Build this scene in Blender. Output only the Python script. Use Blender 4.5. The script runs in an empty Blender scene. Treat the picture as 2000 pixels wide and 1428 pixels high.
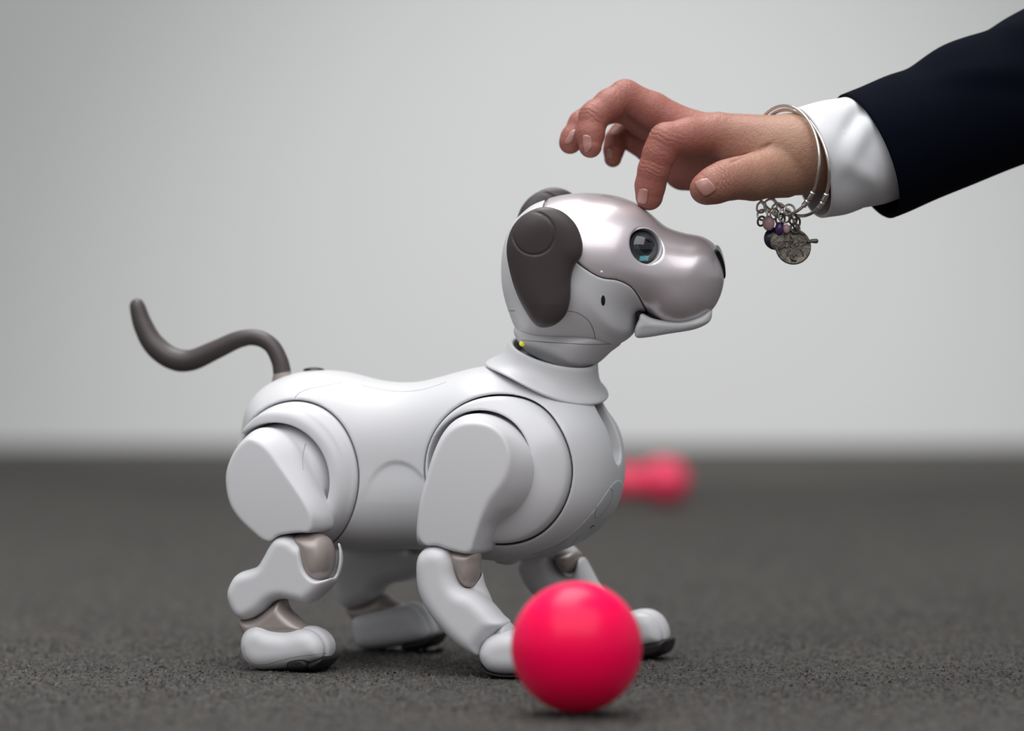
import bpy, math, random
RAD = math.radians
import numpy as np
from mathutils import Vector, Matrix
from mathutils.bvhtree import BVHTree

random.seed(7)
rng = np.random.default_rng(7)
scene = bpy.context.scene
col = scene.collection

# ------------------------------------------------------------------ camera
S = 0.285e-3                 # metres per photo pixel at the dog's distance
DIST = 2.0
FPX = DIST / S               # focal length in photo pixels (2000 wide)
VH = 623.0                   # horizon row in the photo
TILT = math.atan((714 - VH) / FPX)
CAMH = 0.190
CAM = np.array([0.0, -DIST, CAMH])
FWD = np.array([0, math.cos(TILT), -math.sin(TILT)])
UPV = np.array([0, math.sin(TILT), math.cos(TILT)])
RGT = np.array([1.0, 0, 0])
cd = bpy.data.cameras.new('camera')
cam = bpy.data.objects.new('camera', cd)
col.objects.link(cam)
cam.location = CAM
cam.rotation_euler = (math.pi / 2 - TILT, 0, 0)
cd.sensor_width = 36.0
cd.lens = FPX / 2000 * 36.0
cd.clip_start = 0.05
cd.clip_end = 60
cd.dof.use_dof = True
cd.dof.focus_distance = 1.935
cd.dof.aperture_fstop = (cd.lens / 1000) / 0.034
scene.camera = cam

# ------------------------------------------------------------------ world, lights, exposure
scene.view_settings.view_transform = 'Standard'
scene.view_settings.look = 'None'
scene.view_settings.gamma = 1.0
scene.view_settings.use_curve_mapping = False
scene.view_settings.exposure = 0.1
w = bpy.data.worlds.new('world')
scene.world = w
w.use_nodes = True
bg = w.node_tree.nodes['Background']
bg.inputs[0].default_value = (0.93, 0.96, 1.0, 1)
bg.inputs[1].default_value = 0.33


def area_light(name, loc, target, size, energy, color=(1, 1, 1)):
    d = bpy.data.lights.new(name, 'AREA')
    d.shape = 'RECTANGLE'
    d.size, d.size_y = size
    d.energy = energy
    d.color = color
    o = bpy.data.objects.new(name, d)
    col.objects.link(o)
    o.location = loc
    o.rotation_euler = (Vector(target) - Vector(loc)).to_track_quat('-Z', 'Y').to_euler()
    return o


area_light('ceiling_light', (-0.25, 0.50, 2.35), (-0.15, 0.45, 0.0), (1.9, 1.3), 48, (1.0, 0.985, 0.97))
area_light('front_fill_light', (-0.1, -1.95, 2.5), (0, 0.0, 0.1), (4.4, 2.9), 88, (0.98, 0.985, 1.0))  # broad area light added as frontal fill for the camera-facing sides
sd = bpy.data.lights.new('wall_spot_light', 'SPOT')
sd.energy = 285
sd.spot_size = math.radians(39)
sd.spot_blend = 1.0
sd.shadow_soft_size = 0.15
so = bpy.data.objects.new('wall_spot_light', sd)
col.objects.link(so)
so.location = (0.25, 0.9, 2.5)
so.rotation_euler = (Vector((0.16, 3.44, -0.22)) - Vector(so.location)).to_track_quat('-Z', 'Y').to_euler()


# ------------------------------------------------------------------ projection helpers
def ray(u, v):
    d = FWD * FPX + RGT * (u - 1000) + UPV * (714 - v)
    return d / np.linalg.norm(d)


def at_depth(u, v, y):
    """world point (m) of photo pixel u,v on the vertical plane world y (m)"""
    d = ray(u, v)
    return CAM + d * ((y - CAM[1]) / d[1])


def on_floor(u, v, z=0.0):
    d = ray(u, v)
    return CAM + d * ((z - CAM[2]) / d[2])


def rx(a):
    c, s = math.cos(a), math.sin(a)
    return np.array([[1, 0, 0], [0, c, -s], [0, s, c]])


def ry(a):
    c, s = math.cos(a), math.sin(a)
    return np.array([[c, 0, s], [0, 1, 0], [-s, 0, c]])


def rz(a):
    c, s = math.cos(a), math.sin(a)
    return np.array([[c, -s, 0], [s, c, 0], [0, 0, 1]])





class Frame:
    """a local frame; local units are millimetres"""
    def __init__(self, origin, R):
        self.o = np.array(origin, float)
        self.R = np.array(R, float)

    def world(self, P):
        return self.o + (np.asarray(P, float) * 0.001) @ self.R.T

    def local(self, W):
        return ((np.asarray(W, float) - self.o) @ self.R) * 1000

    def U(self, u, v, y=0.0):
        """local (x, z) in mm of pixel on local plane y"""
        d = self.R.T @ ray(u, v)
        c = self.R.T @ (CAM - self.o) * 1000
        t = (y - c[1]) / d[1]
        p = c + d * t
        return np.array([p[0], p[2]])


# ------------------------------------------------------------------ implicit-surface toolkit
def spline(pts, n=8, closed=True):
    P = np.asarray(pts, float)
    out = []
    N = len(P)
    for i in range(N if closed else N - 1):
        if closed:
            p0, p1, p2, p3 = P[i - 1], P[i], P[(i + 1) % N], P[(i + 2) % N]
        else:
            p0, p1, p2, p3 = P[max(i - 1, 0)], P[i], P[i + 1], P[min(i + 2, N - 1)]
        for k in range(n):
            t = k / n
            out.append(0.5 * ((2 * p1) + (p2 - p0) * t + (2 * p0 - 5 * p1 + 4 * p2 - p3) * t * t
                              + (3 * p1 - p0 - 3 * p2 + p3) * t ** 3))
    if not closed:
        out.append(P[-1])
    return np.array(out)


def blur1(a, sig, axis):
    if sig < 0.3:
        return a
    r = int(3 * sig) + 1
    k = np.exp(-0.5 * (np.arange(-r, r + 1) / sig) ** 2)
    k /= k.sum()
    pad = [(0, 0)] * a.ndim
    pad[axis] = (r, r)
    b = np.pad(a, pad, mode='edge')
    out = np.zeros_like(a)
    n = a.shape[axis]
    for i, kk in enumerate(k):
        sl = [slice(None)] * a.ndim
        sl[axis] = slice(i, i + n)
        out += kk * b[tuple(sl)]
    return out


class Poly:
    """closed outline in a frame's x-z plane"""
    def __init__(self, frame, px, y=0.0, smooth=True):
        P = np.array([frame.U(u, v, y) for u, v in px])
        self.raw = P
        self.p = spline(P) if smooth else P
        self.lo, self.hi = self.p.min(0), self.p.max(0)
        self.c = self.p.mean(0)

    def sd(self, xs, zs, blur=0.0):
        x = xs[:, None].astype(np.float64)
        z = zs[None, :].astype(np.float64)
        best = np.full((len(xs), len(zs)), 1e9)
        inside = np.zeros(best.shape, bool)
        A = self.p
        B = np.roll(A, -1, 0)
        for (ax, az), (bx, bz) in zip(A, B):
            ex, ez = bx - ax, bz - az
            L = ex * ex + ez * ez
            if L < 1e-9:
                continue
            t = np.clip(((x - ax) * ex + (z - az) * ez) / L, 0, 1)
            d = (x - ax - t * ex) ** 2 + (z - az - t * ez) ** 2
            np.minimum(best, d, out=best)
            if az != bz:
                c = ((az > z) != (bz > z)) & (x < (bx - ax) * (z - az) / (bz - az) + ax)
                inside ^= c
        d = np.sqrt(best)
        d[inside] *= -1
        if blur > 0:
            h = xs[1] - xs[0]
            d = blur1(blur1(d, blur / h, 0), blur / h, 1)
        return d.astype(np.float32)[:, None, :]


class Circle(Poly):
    def __init__(self, frame, u, v, r_mm, y, kx=1.0):
        c = frame.U(u, v, y)
        a = np.linspace(0, 2 * np.pi, 72, endpoint=False)
        self.p = np.stack([c[0] + r_mm * kx * np.cos(a), c[1] + r_mm * np.sin(a)], 1)
        self.raw = self.p
        self.lo, self.hi = self.p.min(0), self.p.max(0)
        self.c = c
        self.r = r_mm
        self.kx = kx

    def sd(self, xs, zs, blur=0.0):
        d = np.sqrt(((xs[:, None] - self.c[0]) / self.kx) ** 2 + (zs[None, :] - self.c[1]) ** 2) - self.r
        return d.astype(np.float32)[:, None, :]


def smin(a, b, k):
    h = np.clip(0.5 + 0.5 * (b - a) / k, 0, 1)
    return b + (a - b) * h - k * h * (1 - h)


def smax(a, b, k):
    return -smin(-a, -b, k)


def inflate(d2, Y, yc, w, R, p=2.0):
    t = np.maximum(1 + d2 / R, 0)
    q = np.abs((Y - yc) / w)
    sc = np.minimum(R, w) if np.isscalar(R) and np.isscalar(w) else np.minimum(np.min(R), np.min(w))
    return ((t ** p + q ** p) ** (1 / p) - 1) * sc


class Grid:
    def __init__(self, lo, hi, h, sym=False):
        self.h = h
        self.sym = sym
        self.xs = np.arange(lo[0], hi[0] + h, h).astype(np.float32)
        self.zs = np.arange(lo[2], hi[2] + h, h).astype(np.float32)
        if sym:
            n = int(math.ceil(-lo[1] / h)) + 1
            self.ys = (-(np.arange(n)[::-1] + 0.5) * h).astype(np.float32)
        else:
            self.ys = np.arange(lo[1], hi[1] + h, h).astype(np.float32)
        self.X = self.xs[:, None, None]
        self.Y = self.ys[None, :, None]
        self.Z = self.zs[None, None, :]

    def d(self, poly, blur=0.0):
        return poly.sd(self.xs, self.zs, blur)

    def cyl(self, poly):
        return self.d(poly)

    def finish(self, F, relax=2):
        F = np.ascontiguousarray(np.broadcast_to(F, (len(self.xs), len(self.ys), len(self.zs)))).astype(np.float32)
        ys = self.ys
        if self.sym:
            F = np.concatenate([F, F[:, ::-1, :]], 1)
        o = np.array([self.xs[0], ys[0], self.zs[0]], float)
        return nets(F, o, self.h, relax)


CORN = np.array([[i >> 2 & 1, i >> 1 & 1, i & 1] for i in range(8)])
EDG = [(a, b) for a in range(8) for b in range(a + 1, 8) if np.abs(CORN[a] - CORN[b]).sum() == 1]


def trilin(F, P):
    n = np.array(F.shape) - 1
    P = np.clip(P, 0, n - 1e-3)
    i = P.astype(np.int64)
    i = np.minimum(i, n - 1)
    f = (P - i).astype(np.float32)
    x, y, z = i[:, 0], i[:, 1], i[:, 2]
    fx, fy, fz = f[:, 0], f[:, 1], f[:, 2]
    c00 = F[x, y, z] * (1 - fx) + F[x + 1, y, z] * fx
    c10 = F[x, y + 1, z] * (1 - fx) + F[x + 1, y + 1, z] * fx
    c01 = F[x, y, z + 1] * (1 - fx) + F[x + 1, y, z + 1] * fx
    c11 = F[x, y + 1, z + 1] * (1 - fx) + F[x + 1, y + 1, z + 1] * fx
    c0 = c00 * (1 - fy) + c10 * fy
    c1 = c01 * (1 - fy) + c11 * fy
    return c0 * (1 - fz) + c1 * fz


def newton(V, fn, step, maxmove, it=2):
    for _ in range(it):
        f = fn(V)
        g = np.empty_like(V)
        for a in range(3):
            e = np.zeros(3)
            e[a] = step
            g[:, a] = (fn(V + e) - fn(V - e)) / (2 * step)
        gg = np.maximum((g ** 2).sum(1), 1e-4)
        mv = -(f / gg)[:, None] * g
        L = np.linalg.norm(mv, axis=1)
        mv *= np.minimum(1, maxmove / np.maximum(L, 1e-9))[:, None]
        V = V + mv
    return V


def laplace(V, Q, lam=0.5):
    e = np.concatenate([Q[:, [0, 1]], Q[:, [1, 2]], Q[:, [2, 3]], Q[:, [3, 0]]])
    n = len(V)
    deg = np.bincount(e[:, 0], minlength=n) + np.bincount(e[:, 1], minlength=n)
    A = np.empty_like(V)
    for a in range(3):
        A[:, a] = (np.bincount(e[:, 0], V[e[:, 1], a], n) + np.bincount(e[:, 1], V[e[:, 0], a], n)) / np.maximum(deg, 1)
    return V + lam * (A - V)


def nets(F, o, h, relax=2):
    F = F.copy()
    for a in range(3):                     # keep every shape closed inside its grid
        sl = [slice(None)] * 3
        for k in (0, -1):
            sl[a] = k
            F[tuple(sl)] = np.maximum(F[tuple(sl)], 0.3 * h)
    s = F < 0
    nx, ny, nz = F.shape
    cnt = np.zeros((nx - 1, ny - 1, nz - 1), np.int8)
    for c in CORN:
        cnt += s[c[0]:nx - 1 + c[0], c[1]:ny - 1 + c[1], c[2]:nz - 1 + c[2]]
    mask = (cnt > 0) & (cnt < 8)
    ii = np.argwhere(mask)
    idx = np.full(mask.shape, -1, np.int64)
    idx[mask] = np.arange(len(ii))
    vals = np.stack([F[ii[:, 0] + c[0], ii[:, 1] + c[1], ii[:, 2] + c[2]] for c in CORN], 1)
    acc = np.zeros((len(ii), 3))
    num = np.zeros(len(ii))
    for a, b in EDG:
        va, vb = vals[:, a], vals[:, b]
        m = (va < 0) != (vb < 0)
        t = np.where(m, va / np.where(m, va - vb, 1), 0)
        p = CORN[a] + (CORN[b] - CORN[a]) * t[:, None]
        acc += p * m[:, None]
        num += m
    V = ii + acc / num[:, None]
    quads = []
    for ax in range(3):
        b, c = (ax + 1) % 3, (ax + 2) % 3
        sl0 = [slice(1, -1)] * 3
        sl1 = [slice(1, -1)] * 3
        sl0[ax] = slice(0, -1)
        sl1[ax] = slice(1, None)
        s0, s1 = s[tuple(sl0)], s[tuple(sl1)]
        E = np.argwhere(s0 != s1)
        if len(E) == 0:
            continue
        flip = s0[tuple(E.T)]
        E[:, b] += 1
        E[:, c] += 1

        def cell(db, dc):
            q = E.copy()
            q[:, b] += db
            q[:, c] += dc
            return idx[tuple(q.T)]
        q = np.stack([cell(-1, -1), cell(0, -1), cell(0, 0), cell(-1, 0)], 1)
        q[~flip] = q[~flip][:, ::-1]
        quads.append(q)
    Q = np.concatenate(quads)
    Q = Q[(Q >= 0).all(1)]
    fn = lambda P: trilin(F, P)
    V = newton(V, fn, 0.5, 0.5, 1)
    for _ in range(relax):
        V = laplace(V, Q, 0.5)
        V = newton(V, fn, 0.5, 0.5, 2)
    return o + V * h, Q


def subdivide(V, Q):
    """split every quad in four"""
    e = np.concatenate([Q[:, [0, 1]], Q[:, [1, 2]], Q[:, [2, 3]], Q[:, [3, 0]]])
    es = np.sort(e, 1)
    u, inv = np.unique(es, axis=0, return_inverse=True)
    inv = inv.reshape(-1)
    n, m = len(V), len(Q)
    mid = (V[u[:, 0]] + V[u[:, 1]]) / 2
    cen = V[Q].mean(1)
    V2 = np.concatenate([V, mid, cen])
    e0, e1, e2, e3 = (n + inv[k * m:(k + 1) * m] for k in range(4))
    c = n + len(u) + np.arange(m)
    Q2 = np.concatenate([np.stack([Q[:, 0], e0, c, e3], 1), np.stack([e0, Q[:, 1], e1, c], 1),
                         np.stack([c, e1, Q[:, 2], e2], 1), np.stack([e3, c, e2, Q[:, 3]], 1)])
    return V2, Q2


# ------------------------------------------------------------------ object helpers
WORLD_O = {}       # object name -> world origin
BVH = {}


def make_empty(name, loc, label, cat, group=None):
    o = bpy.data.objects.new(name, None)
    o.empty_display_size = 0.02
    o.location = loc
    col.objects.link(o)
    o['label'] = label
    o['category'] = cat
    if group:
        o['group'] = group
    WORLD_O[o.name] = np.array(loc, float)
    return o


def mk(name, V, Fc, mat, parent=None, label=None, smooth=True, sharp=None, origin=None):
    """one mesh object from world-space vertices (m)"""
    V = np.asarray(V, float)
    me = bpy.data.meshes.new(name)
    c = V.mean(0) if origin is None else np.array(origin, float)
    if isinstance(Fc, np.ndarray):
        k = Fc.shape[1]
        me.vertices.add(len(V))
        me.vertices.foreach_set('co', (V - c).astype(np.float32).ravel())
        me.loops.add(Fc.size)
        me.loops.foreach_set('vertex_index', Fc.astype(np.int32).ravel())
        me.polygons.add(len(Fc))
        me.polygons.foreach_set('loop_start', np.arange(0, Fc.size, k, dtype=np.int32))
        me.update(calc_edges=True)
        me.validate()
    else:
        me.from_pydata((V - c).tolist(), [], Fc)
        me.update()
    if smooth:
        me.polygons.foreach_set('use_smooth', np.ones(len(me.polygons), bool))
        if sharp:
            me.set_sharp_from_angle(angle=RAD(sharp))
    o = bpy.data.objects.new(name, me)
    col.objects.link(o)
    me.materials.append(mat)
    po = np.zeros(3)
    if parent is not None:
        o.parent = parent
        po = WORLD_O[parent.name]
    o.location = c - po
    WORLD_O[o.name] = c
    if label:
        o['label'] = label
    o_faces = Fc.tolist() if isinstance(Fc, np.ndarray) else Fc
    BVH[o.name] = (V, o_faces)
    return o


def tag(o, label, cat, group=None):
    o['label'] = label
    o['category'] = cat
    if group:
        o['group'] = group
    return o


_bv = {}


def hit(o, u, v):
    """where the line of sight through a photo pixel meets an object: (point, normal)"""
    if o.name not in _bv:
        V, f = BVH[o.name]
        _bv[o.name] = BVHTree.FromPolygons([tuple(p) for p in V], f)
    p, n, i, d = _bv[o.name].ray_cast(Vector(CAM), Vector(ray(u, v)))
    if p is None:
        return None, None
    return np.array(p), np.array(n)


def tube(P, r, seg=12, caps=True):
    """tube through world points with radius per point; hemispherical ends when caps"""
    P = np.asarray(P, float)
    n = len(P)
    r = np.full(n, r, float) if np.isscalar(r) else np.asarray(r, float)
    T = np.gradient(P, axis=0)
    T /= np.linalg.norm(T, axis=1)[:, None]
    up = np.array([0.0, 0, 1]) if abs(T[0][2]) < 0.9 else np.array([1.0, 0, 0])
    N = np.cross(T[0], up)
    N /= np.linalg.norm(N)
    rings = []
    frames = []
    for i in range(n):
        N = N - T[i] * (N @ T[i])
        N /= np.linalg.norm(N)
        frames.append((N.copy(), np.cross(T[i], N)))
    a = np.linspace(0, 2 * np.pi, seg, endpoint=False)
    seq = []
    if caps:
        for k in (90, 60, 30):
            seq.append((P[0] - T[0] * r[0] * math.sin(RAD(k)), r[0] * max(math.cos(RAD(k)), 0.02), 0))
    for i in range(n):
        seq.append((P[i], r[i], i))
    if caps:
        for k in (30, 60, 90):
            seq.append((P[-1] + T[-1] * r[-1] * math.sin(RAD(k)), r[-1] * max(math.cos(RAD(k)), 0.02), n - 1))
    V = []
    for c, rr, i in seq:
        A, B = frames[i]
        V.append(c + rr * (np.cos(a)[:, None] * A + np.sin(a)[:, None] * B))
    m = len(seq)
    V = np.concatenate(V)
    Fc = []
    for i in range(m - 1):
        for k in range(seg):
            k2 = (k + 1) % seg
            Fc.append((i * seg + k, i * seg + k2, (i + 1) * seg + k2, (i + 1) * seg + k))
    Fc.append(tuple(range(seg - 1, -1, -1)))
    Fc.append(tuple(range((m - 1) * seg, m * seg)))
    return V, Fc


def lathe(frame, prof, seg=64, mod=None, closed=False):
    """revolve (r,h) profile (mm) about the frame's z axis; mod(phi, r, h) -> (r, h)"""
    V = []
    n = len(prof)
    for k in range(seg):
        a = 2 * math.pi * k / seg
        for r, h in prof:
            if mod:
                r, h = mod(a, r, h)
            V.append((r * math.cos(a), r * math.sin(a), h))
    Fc = []
    for k in range(seg):
        k2 = (k + 1) % seg
        for i in range(n if closed else n - 1):
            j = (i + 1) % n
            Fc.append((k * n + i, k2 * n + i, k2 * n + j, k * n + j))
    return frame.world(np.array(V)), Fc


def dir_frame(p, n, up=(0, 0, 1)):
    """frame at world p with local z along n"""
    z = np.array(n, float) / np.linalg.norm(n)
    x = np.cross(np.array(up, float), z)
    if np.linalg.norm(x) < 1e-3:
        x = np.array([1.0, 0, 0])
    x /= np.linalg.norm(x)
    return Frame(p, np.stack([x, np.cross(z, x), z], 1))


def ellipsoid(frame, rx_, ry_, rz_, nu=24, nv=14):
    V, Fc = [], []
    for i in range(nv + 1):
        t = math.pi * i / nv
        for k in range(nu):
            a = 2 * math.pi * k / nu
            s = max(math.sin(t), 1e-3)
            V.append((rx_ * s * math.cos(a), ry_ * s * math.sin(a), rz_ * math.cos(t)))
    for i in range(nv):
        for k in range(nu):
            k2 = (k + 1) % nu
            Fc.append((i * nu + k, (i + 1) * nu + k, (i + 1) * nu + k2, i * nu + k2))
    return frame.world(np.array(V)), Fc


# ------------------------------------------------------------------ materials
def mat(name, color, rough=0.4, metal=0.0, spec=0.5, coat=0.0, coat_rough=0.1, sss=0.0, sss_r=(1, 0.3, 0.2), sss_s=0.005,
        noise=0.0, nscale=200.0, bump=0.0, bscale=500.0, sheen=0.0):
    m = bpy.data.materials.new(name)
    m.use_nodes = True
    nt = m.node_tree
    b = nt.nodes['Principled BSDF']
    b.inputs['Base Color'].default_value = (*color, 1)
    b.inputs['Roughness'].default_value = rough
    b.inputs['Metallic'].default_value = metal
    b.inputs['Specular IOR Level'].default_value = spec
    b.inputs['Coat Weight'].default_value = coat
    b.inputs['Coat Roughness'].default_value = coat_rough
    if sss:
        b.inputs['Subsurface Weight'].default_value = sss
        b.inputs['Subsurface Radius'].default_value = sss_r
        b.inputs['Subsurface Scale'].default_value = sss_s
    if sheen:
        b.inputs['Sheen Weight'].default_value = sheen
        b.inputs['Sheen Roughness'].default_value = 0.5
    tc = nt.nodes.new('ShaderNodeTexCoord')
    if noise:
        n = nt.nodes.new('ShaderNodeTexNoise')
        n.inputs['Scale'].default_value = nscale
        n.inputs['Detail'].default_value = 4
        nt.links.new(tc.outputs['Object'], n.inputs['Vector'])
        mx = nt.nodes.new('ShaderNodeMix')
        mx.data_type = 'RGBA'
        mx.inputs[6].default_value = (*[c * (1 - noise) for c in color], 1)
        mx.inputs[7].default_value = (*[min(1, c * (1 + noise)) for c in color], 1)
        nt.links.new(n.outputs['Fac'], mx.inputs[0])
        nt.links.new(mx.outputs[2], b.inputs['Base Color'])
    if bump:
        n = nt.nodes.new('ShaderNodeTexNoise')
        n.inputs['Scale'].default_value = bscale
        n.inputs['Detail'].default_value = 3
        nt.links.new(tc.outputs['Object'], n.inputs['Vector'])
        bp = nt.nodes.new('ShaderNodeBump')
        bp.inputs['Strength'].default_value = bump
        bp.inputs['Distance'].default_value = 0.0005
        nt.links.new(n.outputs['Fac'], bp.inputs['Height'])
        nt.links.new(bp.outputs['Normal'], b.inputs['Normal'])
    return m


M_WHITE = mat('white_plastic', (0.64, 0.64, 0.655), 0.36, spec=0.45, bump=0.04, bscale=2500)
M_GREY = mat('pale_grey_plastic', (0.50, 0.51, 0.53), 0.5, spec=0.35)
M_MASK = mat('pearl_mauve_shell', (0.66, 0.60, 0.62), 0.35, metal=0.55, spec=0.5, coat=0.8, coat_rough=0.06)
M_BEIGE = mat('beige_metallic_joint', (0.40, 0.345, 0.32), 0.42, metal=0.35)
M_BROWN = mat('dark_brown_plastic', (0.066, 0.053, 0.052), 0.42, spec=0.45, bump=0.05, bscale=3000)
M_DARK = mat('black_rubber', (0.012, 0.010, 0.010), 0.5, spec=0.3)
M_SEAM = mat('panel_gap', (0.13, 0.13, 0.135), 0.7, spec=0.2)
M_GAP = mat('dark_gap', (0.02, 0.02, 0.02), 0.8, spec=0.1)
M_NOSE = mat('black_gloss', (0.008, 0.008, 0.009), 0.22, spec=0.4)
M_EYE = mat('eye_lens', (0.012, 0.014, 0.017), 0.05, spec=0.5, coat=0.6, coat_rough=0.02)
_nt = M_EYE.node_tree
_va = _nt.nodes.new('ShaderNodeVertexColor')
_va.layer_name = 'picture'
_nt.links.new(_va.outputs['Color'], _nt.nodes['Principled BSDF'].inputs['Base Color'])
M_BALL = mat('hot_pink_vinyl', (1.0, 0.0, 0.085), 0.30, spec=0.22, sss=0.7, sss_r=(1.0, 0.05, 0.25), sss_s=0.03)
M_BONE = mat('pink_vinyl', (0.82, 0.05, 0.12), 0.42, spec=0.4)

# ------------------------------------------------------------------ the setting
def floor_material():
    m = bpy.data.materials.new('grey_carpet')
    m.use_nodes = True
    nt = m.node_tree
    b = nt.nodes['Principled BSDF']
    b.inputs['Roughness'].default_value = 0.95
    b.inputs['Specular IOR Level'].default_value = 0.1
    tc = nt.nodes.new('ShaderNodeTexCoord')
    n1 = nt.nodes.new('ShaderNodeTexNoise')
    n1.inputs['Scale'].default_value = 260
    n1.inputs['Detail'].default_value = 5
    n1.inputs['Roughness'].default_value = 0.7
    n2 = nt.nodes.new('ShaderNodeTexNoise')
    n2.inputs['Scale'].default_value = 7
    n2.inputs['Detail'].default_value = 3
    nt.links.new(tc.outputs['Object'], n1.inputs['Vector'])
    nt.links.new(tc.outputs['Object'], n2.inputs['Vector'])
    cr = nt.nodes.new('ShaderNodeValToRGB')
    cr.color_ramp.elements[0].position = 0.3
    cr.color_ramp.elements[0].color = (0.0240, 0.0216, 0.0208, 1)
    cr.color_ramp.elements[1].position = 0.72
    cr.color_ramp.elements[1].color = (0.1760, 0.1704, 0.1600, 1)
    e = cr.color_ramp.elements.new(0.5)
    e.color = (0.0896, 0.0864, 0.0808, 1)
    nt.links.new(n1.outputs['Fac'], cr.inputs['Fac'])
    mx = nt.nodes.new('ShaderNodeMix')
    mx.data_type = 'RGBA'
    mx.blend_type = 'MULTIPLY'
    mx.inputs[0].default_value = 1.0
    cr2 = nt.nodes.new('ShaderNodeValToRGB')
    cr2.color_ramp.elements[0].position = 0.3
    cr2.color_ramp.elements[0].color = (0.82, 0.82, 0.82, 1)
    cr2.color_ramp.elements[1].position = 0.7
    cr2.color_ramp.elements[1].color = (1.0, 0.98, 0.96, 1)
    nt.links.new(n2.outputs['Fac'], cr2.inputs['Fac'])
    nt.links.new(cr.outputs['Color'], mx.inputs[6])
    nt.links.new(cr2.outputs['Color'], mx.inputs[7])
    nt.links.new(mx.outputs[2], b.inputs['Base Color'])
    bp = nt.nodes.new('ShaderNodeBump')
    bp.inputs['Strength'].default_value = 0.9
    bp.inputs['Distance'].default_value = 0.003
    nt.links.new(n1.outputs['Fac'], bp.inputs['Height'])
    nt.links.new(bp.outputs['Normal'], b.inputs['Normal'])
    return m


M_FLOOR = floor_material()
M_WALL = mat('matte_white_wall', (0.575, 0.577, 0.575), 0.9, spec=0.1, noise=0.01, nscale=3, bump=0.05, bscale=300)
WALL_Y = 3.44
FLOOR_Z = -0.0015
fl = mk('floor', [(-6, -4, FLOOR_Z), (6, -4, FLOOR_Z), (6, WALL_Y + 0.1, FLOOR_Z), (-6, WALL_Y + 0.1, FLOOR_Z),
                  (-6, -4, -0.05), (6, -4, -0.05), (6, WALL_Y + 0.1, -0.05), (-6, WALL_Y + 0.1, -0.05)],
        [(0, 1, 2, 3), (7, 6, 5, 4), (0, 4, 5, 1), (1, 5, 6, 2), (2, 6, 7, 3), (3, 7, 4, 0)], M_FLOOR, smooth=False, origin=(0, 0, 0))
fl['kind'] = 'structure'
wb = mk('wall_back', [(-6, WALL_Y, FLOOR_Z), (6, WALL_Y, FLOOR_Z), (6, WALL_Y, 3.2), (-6, WALL_Y, 3.2),
                      (-6, WALL_Y + 0.1, FLOOR_Z), (6, WALL_Y + 0.1, FLOOR_Z), (6, WALL_Y + 0.1, 3.2), (-6, WALL_Y + 0.1, 3.2)],
        [(0, 1, 2, 3), (7, 6, 5, 4), (0, 4, 5, 1), (1, 5, 6, 2), (2, 6, 7, 3), (3, 7, 4, 0)], M_WALL, smooth=False, origin=(0, WALL_Y, 0))
wb['kind'] = 'structure'


def carpet_pile():
    """short upright tufts where the carpet is near enough to read"""
    n = 290000
    x = rng.uniform(-0.85, 0.85, n)
    y = rng.uniform(-1.1, 1.9, n)
    dens = np.clip((0.85 - np.abs(x)) / 0.45, 0, 1) * np.clip((1.9 - y) / 1.7, 0, 1) * np.clip((y + 1.1) / 0.5, 0, 1)
    ok = rng.uniform(0, 1, n) < dens
    x, y = x[ok], y[ok]
    n = len(x)
    hgt = rng.uniform(0.0008, 0.0021, n) * (0.85 + 0.35 * np.sin(x * 37 + 3 * np.sin(y * 23)) * np.sin(y * 41 + x * 19))
    wid = rng.uniform(0.0008, 0.0016, n)
    ang = rng.uniform(0, 6.283, n)
    lx, ly = rng.normal(0, 0.0010, n), rng.normal(0, 0.0010, n)
    V = np.zeros((n, 4, 3), np.float32)
    for k in range(3):
        V[:, k, 0] = x + wid * np.cos(ang + k * 2.094)
        V[:, k, 1] = y + wid * np.sin(ang + k * 2.094)
        V[:, k, 2] = FLOOR_Z - 0.0002
    V[:, 3, 0] = x + lx
    V[:, 3, 1] = y + ly
    V[:, 3, 2] = FLOOR_Z + hgt
    base = np.arange(n)[:, None] * 4
    F = np.concatenate([base + np.array([0, 1, 3]), base + np.array([1, 2, 3]), base + np.array([2, 0, 3])])
    m = bpy.data.materials.new('carpet_fibre')
    m.use_nodes = True
    nt = m.node_tree
    b = nt.nodes['Principled BSDF']
    b.inputs['Roughness'].default_value = 0.9
    b.inputs['Specular IOR Level'].default_value = 0.15
    at = nt.nodes.new('ShaderNodeAttribute')
    at.attribute_name = 'tone'
    cr = nt.nodes.new('ShaderNodeValToRGB')
    els = cr.color_ramp.elements
    els[0].position = 0.0
    els[0].color = (0.0400, 0.0368, 0.0352, 1)
    els[1].position = 1.0
    els[1].color = (0.1200, 0.1144, 0.1104, 1)
    for p, c in ((0.35, (0.0640, 0.0608, 0.0576, 1)), (0.72, (0.0864, 0.0824, 0.0784, 1)), (0.80, (0.0944, 0.0720, 0.0640, 1)), (0.86, (0.0944, 0.0904, 0.0864, 1))):
        e = els.new(p)
        e.color = c
    nt.links.new(at.outputs['Fac'], cr.inputs['Fac'])
    nt.links.new(cr.outputs['Color'], b.inputs['Base Color'])
    o = mk('carpet_pile', V.reshape(-1, 3), F, m, fl, smooth=False, origin=(0, 0, 0))
    BVH.pop(o.name)
    tone = np.repeat(rng.uniform(0, 1, n), 4).astype(np.float32)
    a = o.data.attributes.new('tone', 'FLOAT', 'POINT')
    if len(o.data.vertices) == len(tone):
        a.data.foreach_set('value', tone)
    o['kind'] = 'stuff'
    return o


carpet_pile()

# ------------------------------------------------------------------ the robot dog
YAW = 18.0
DF = Frame((-200 * S, 0, 0), rz(-RAD(YAW)))
dog = make_empty('robot_dog', (-200 * S, 0, 0), 'white plastic robot dog with dark brown ears and tail, walking on grey carpet', 'robot dog')


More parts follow.
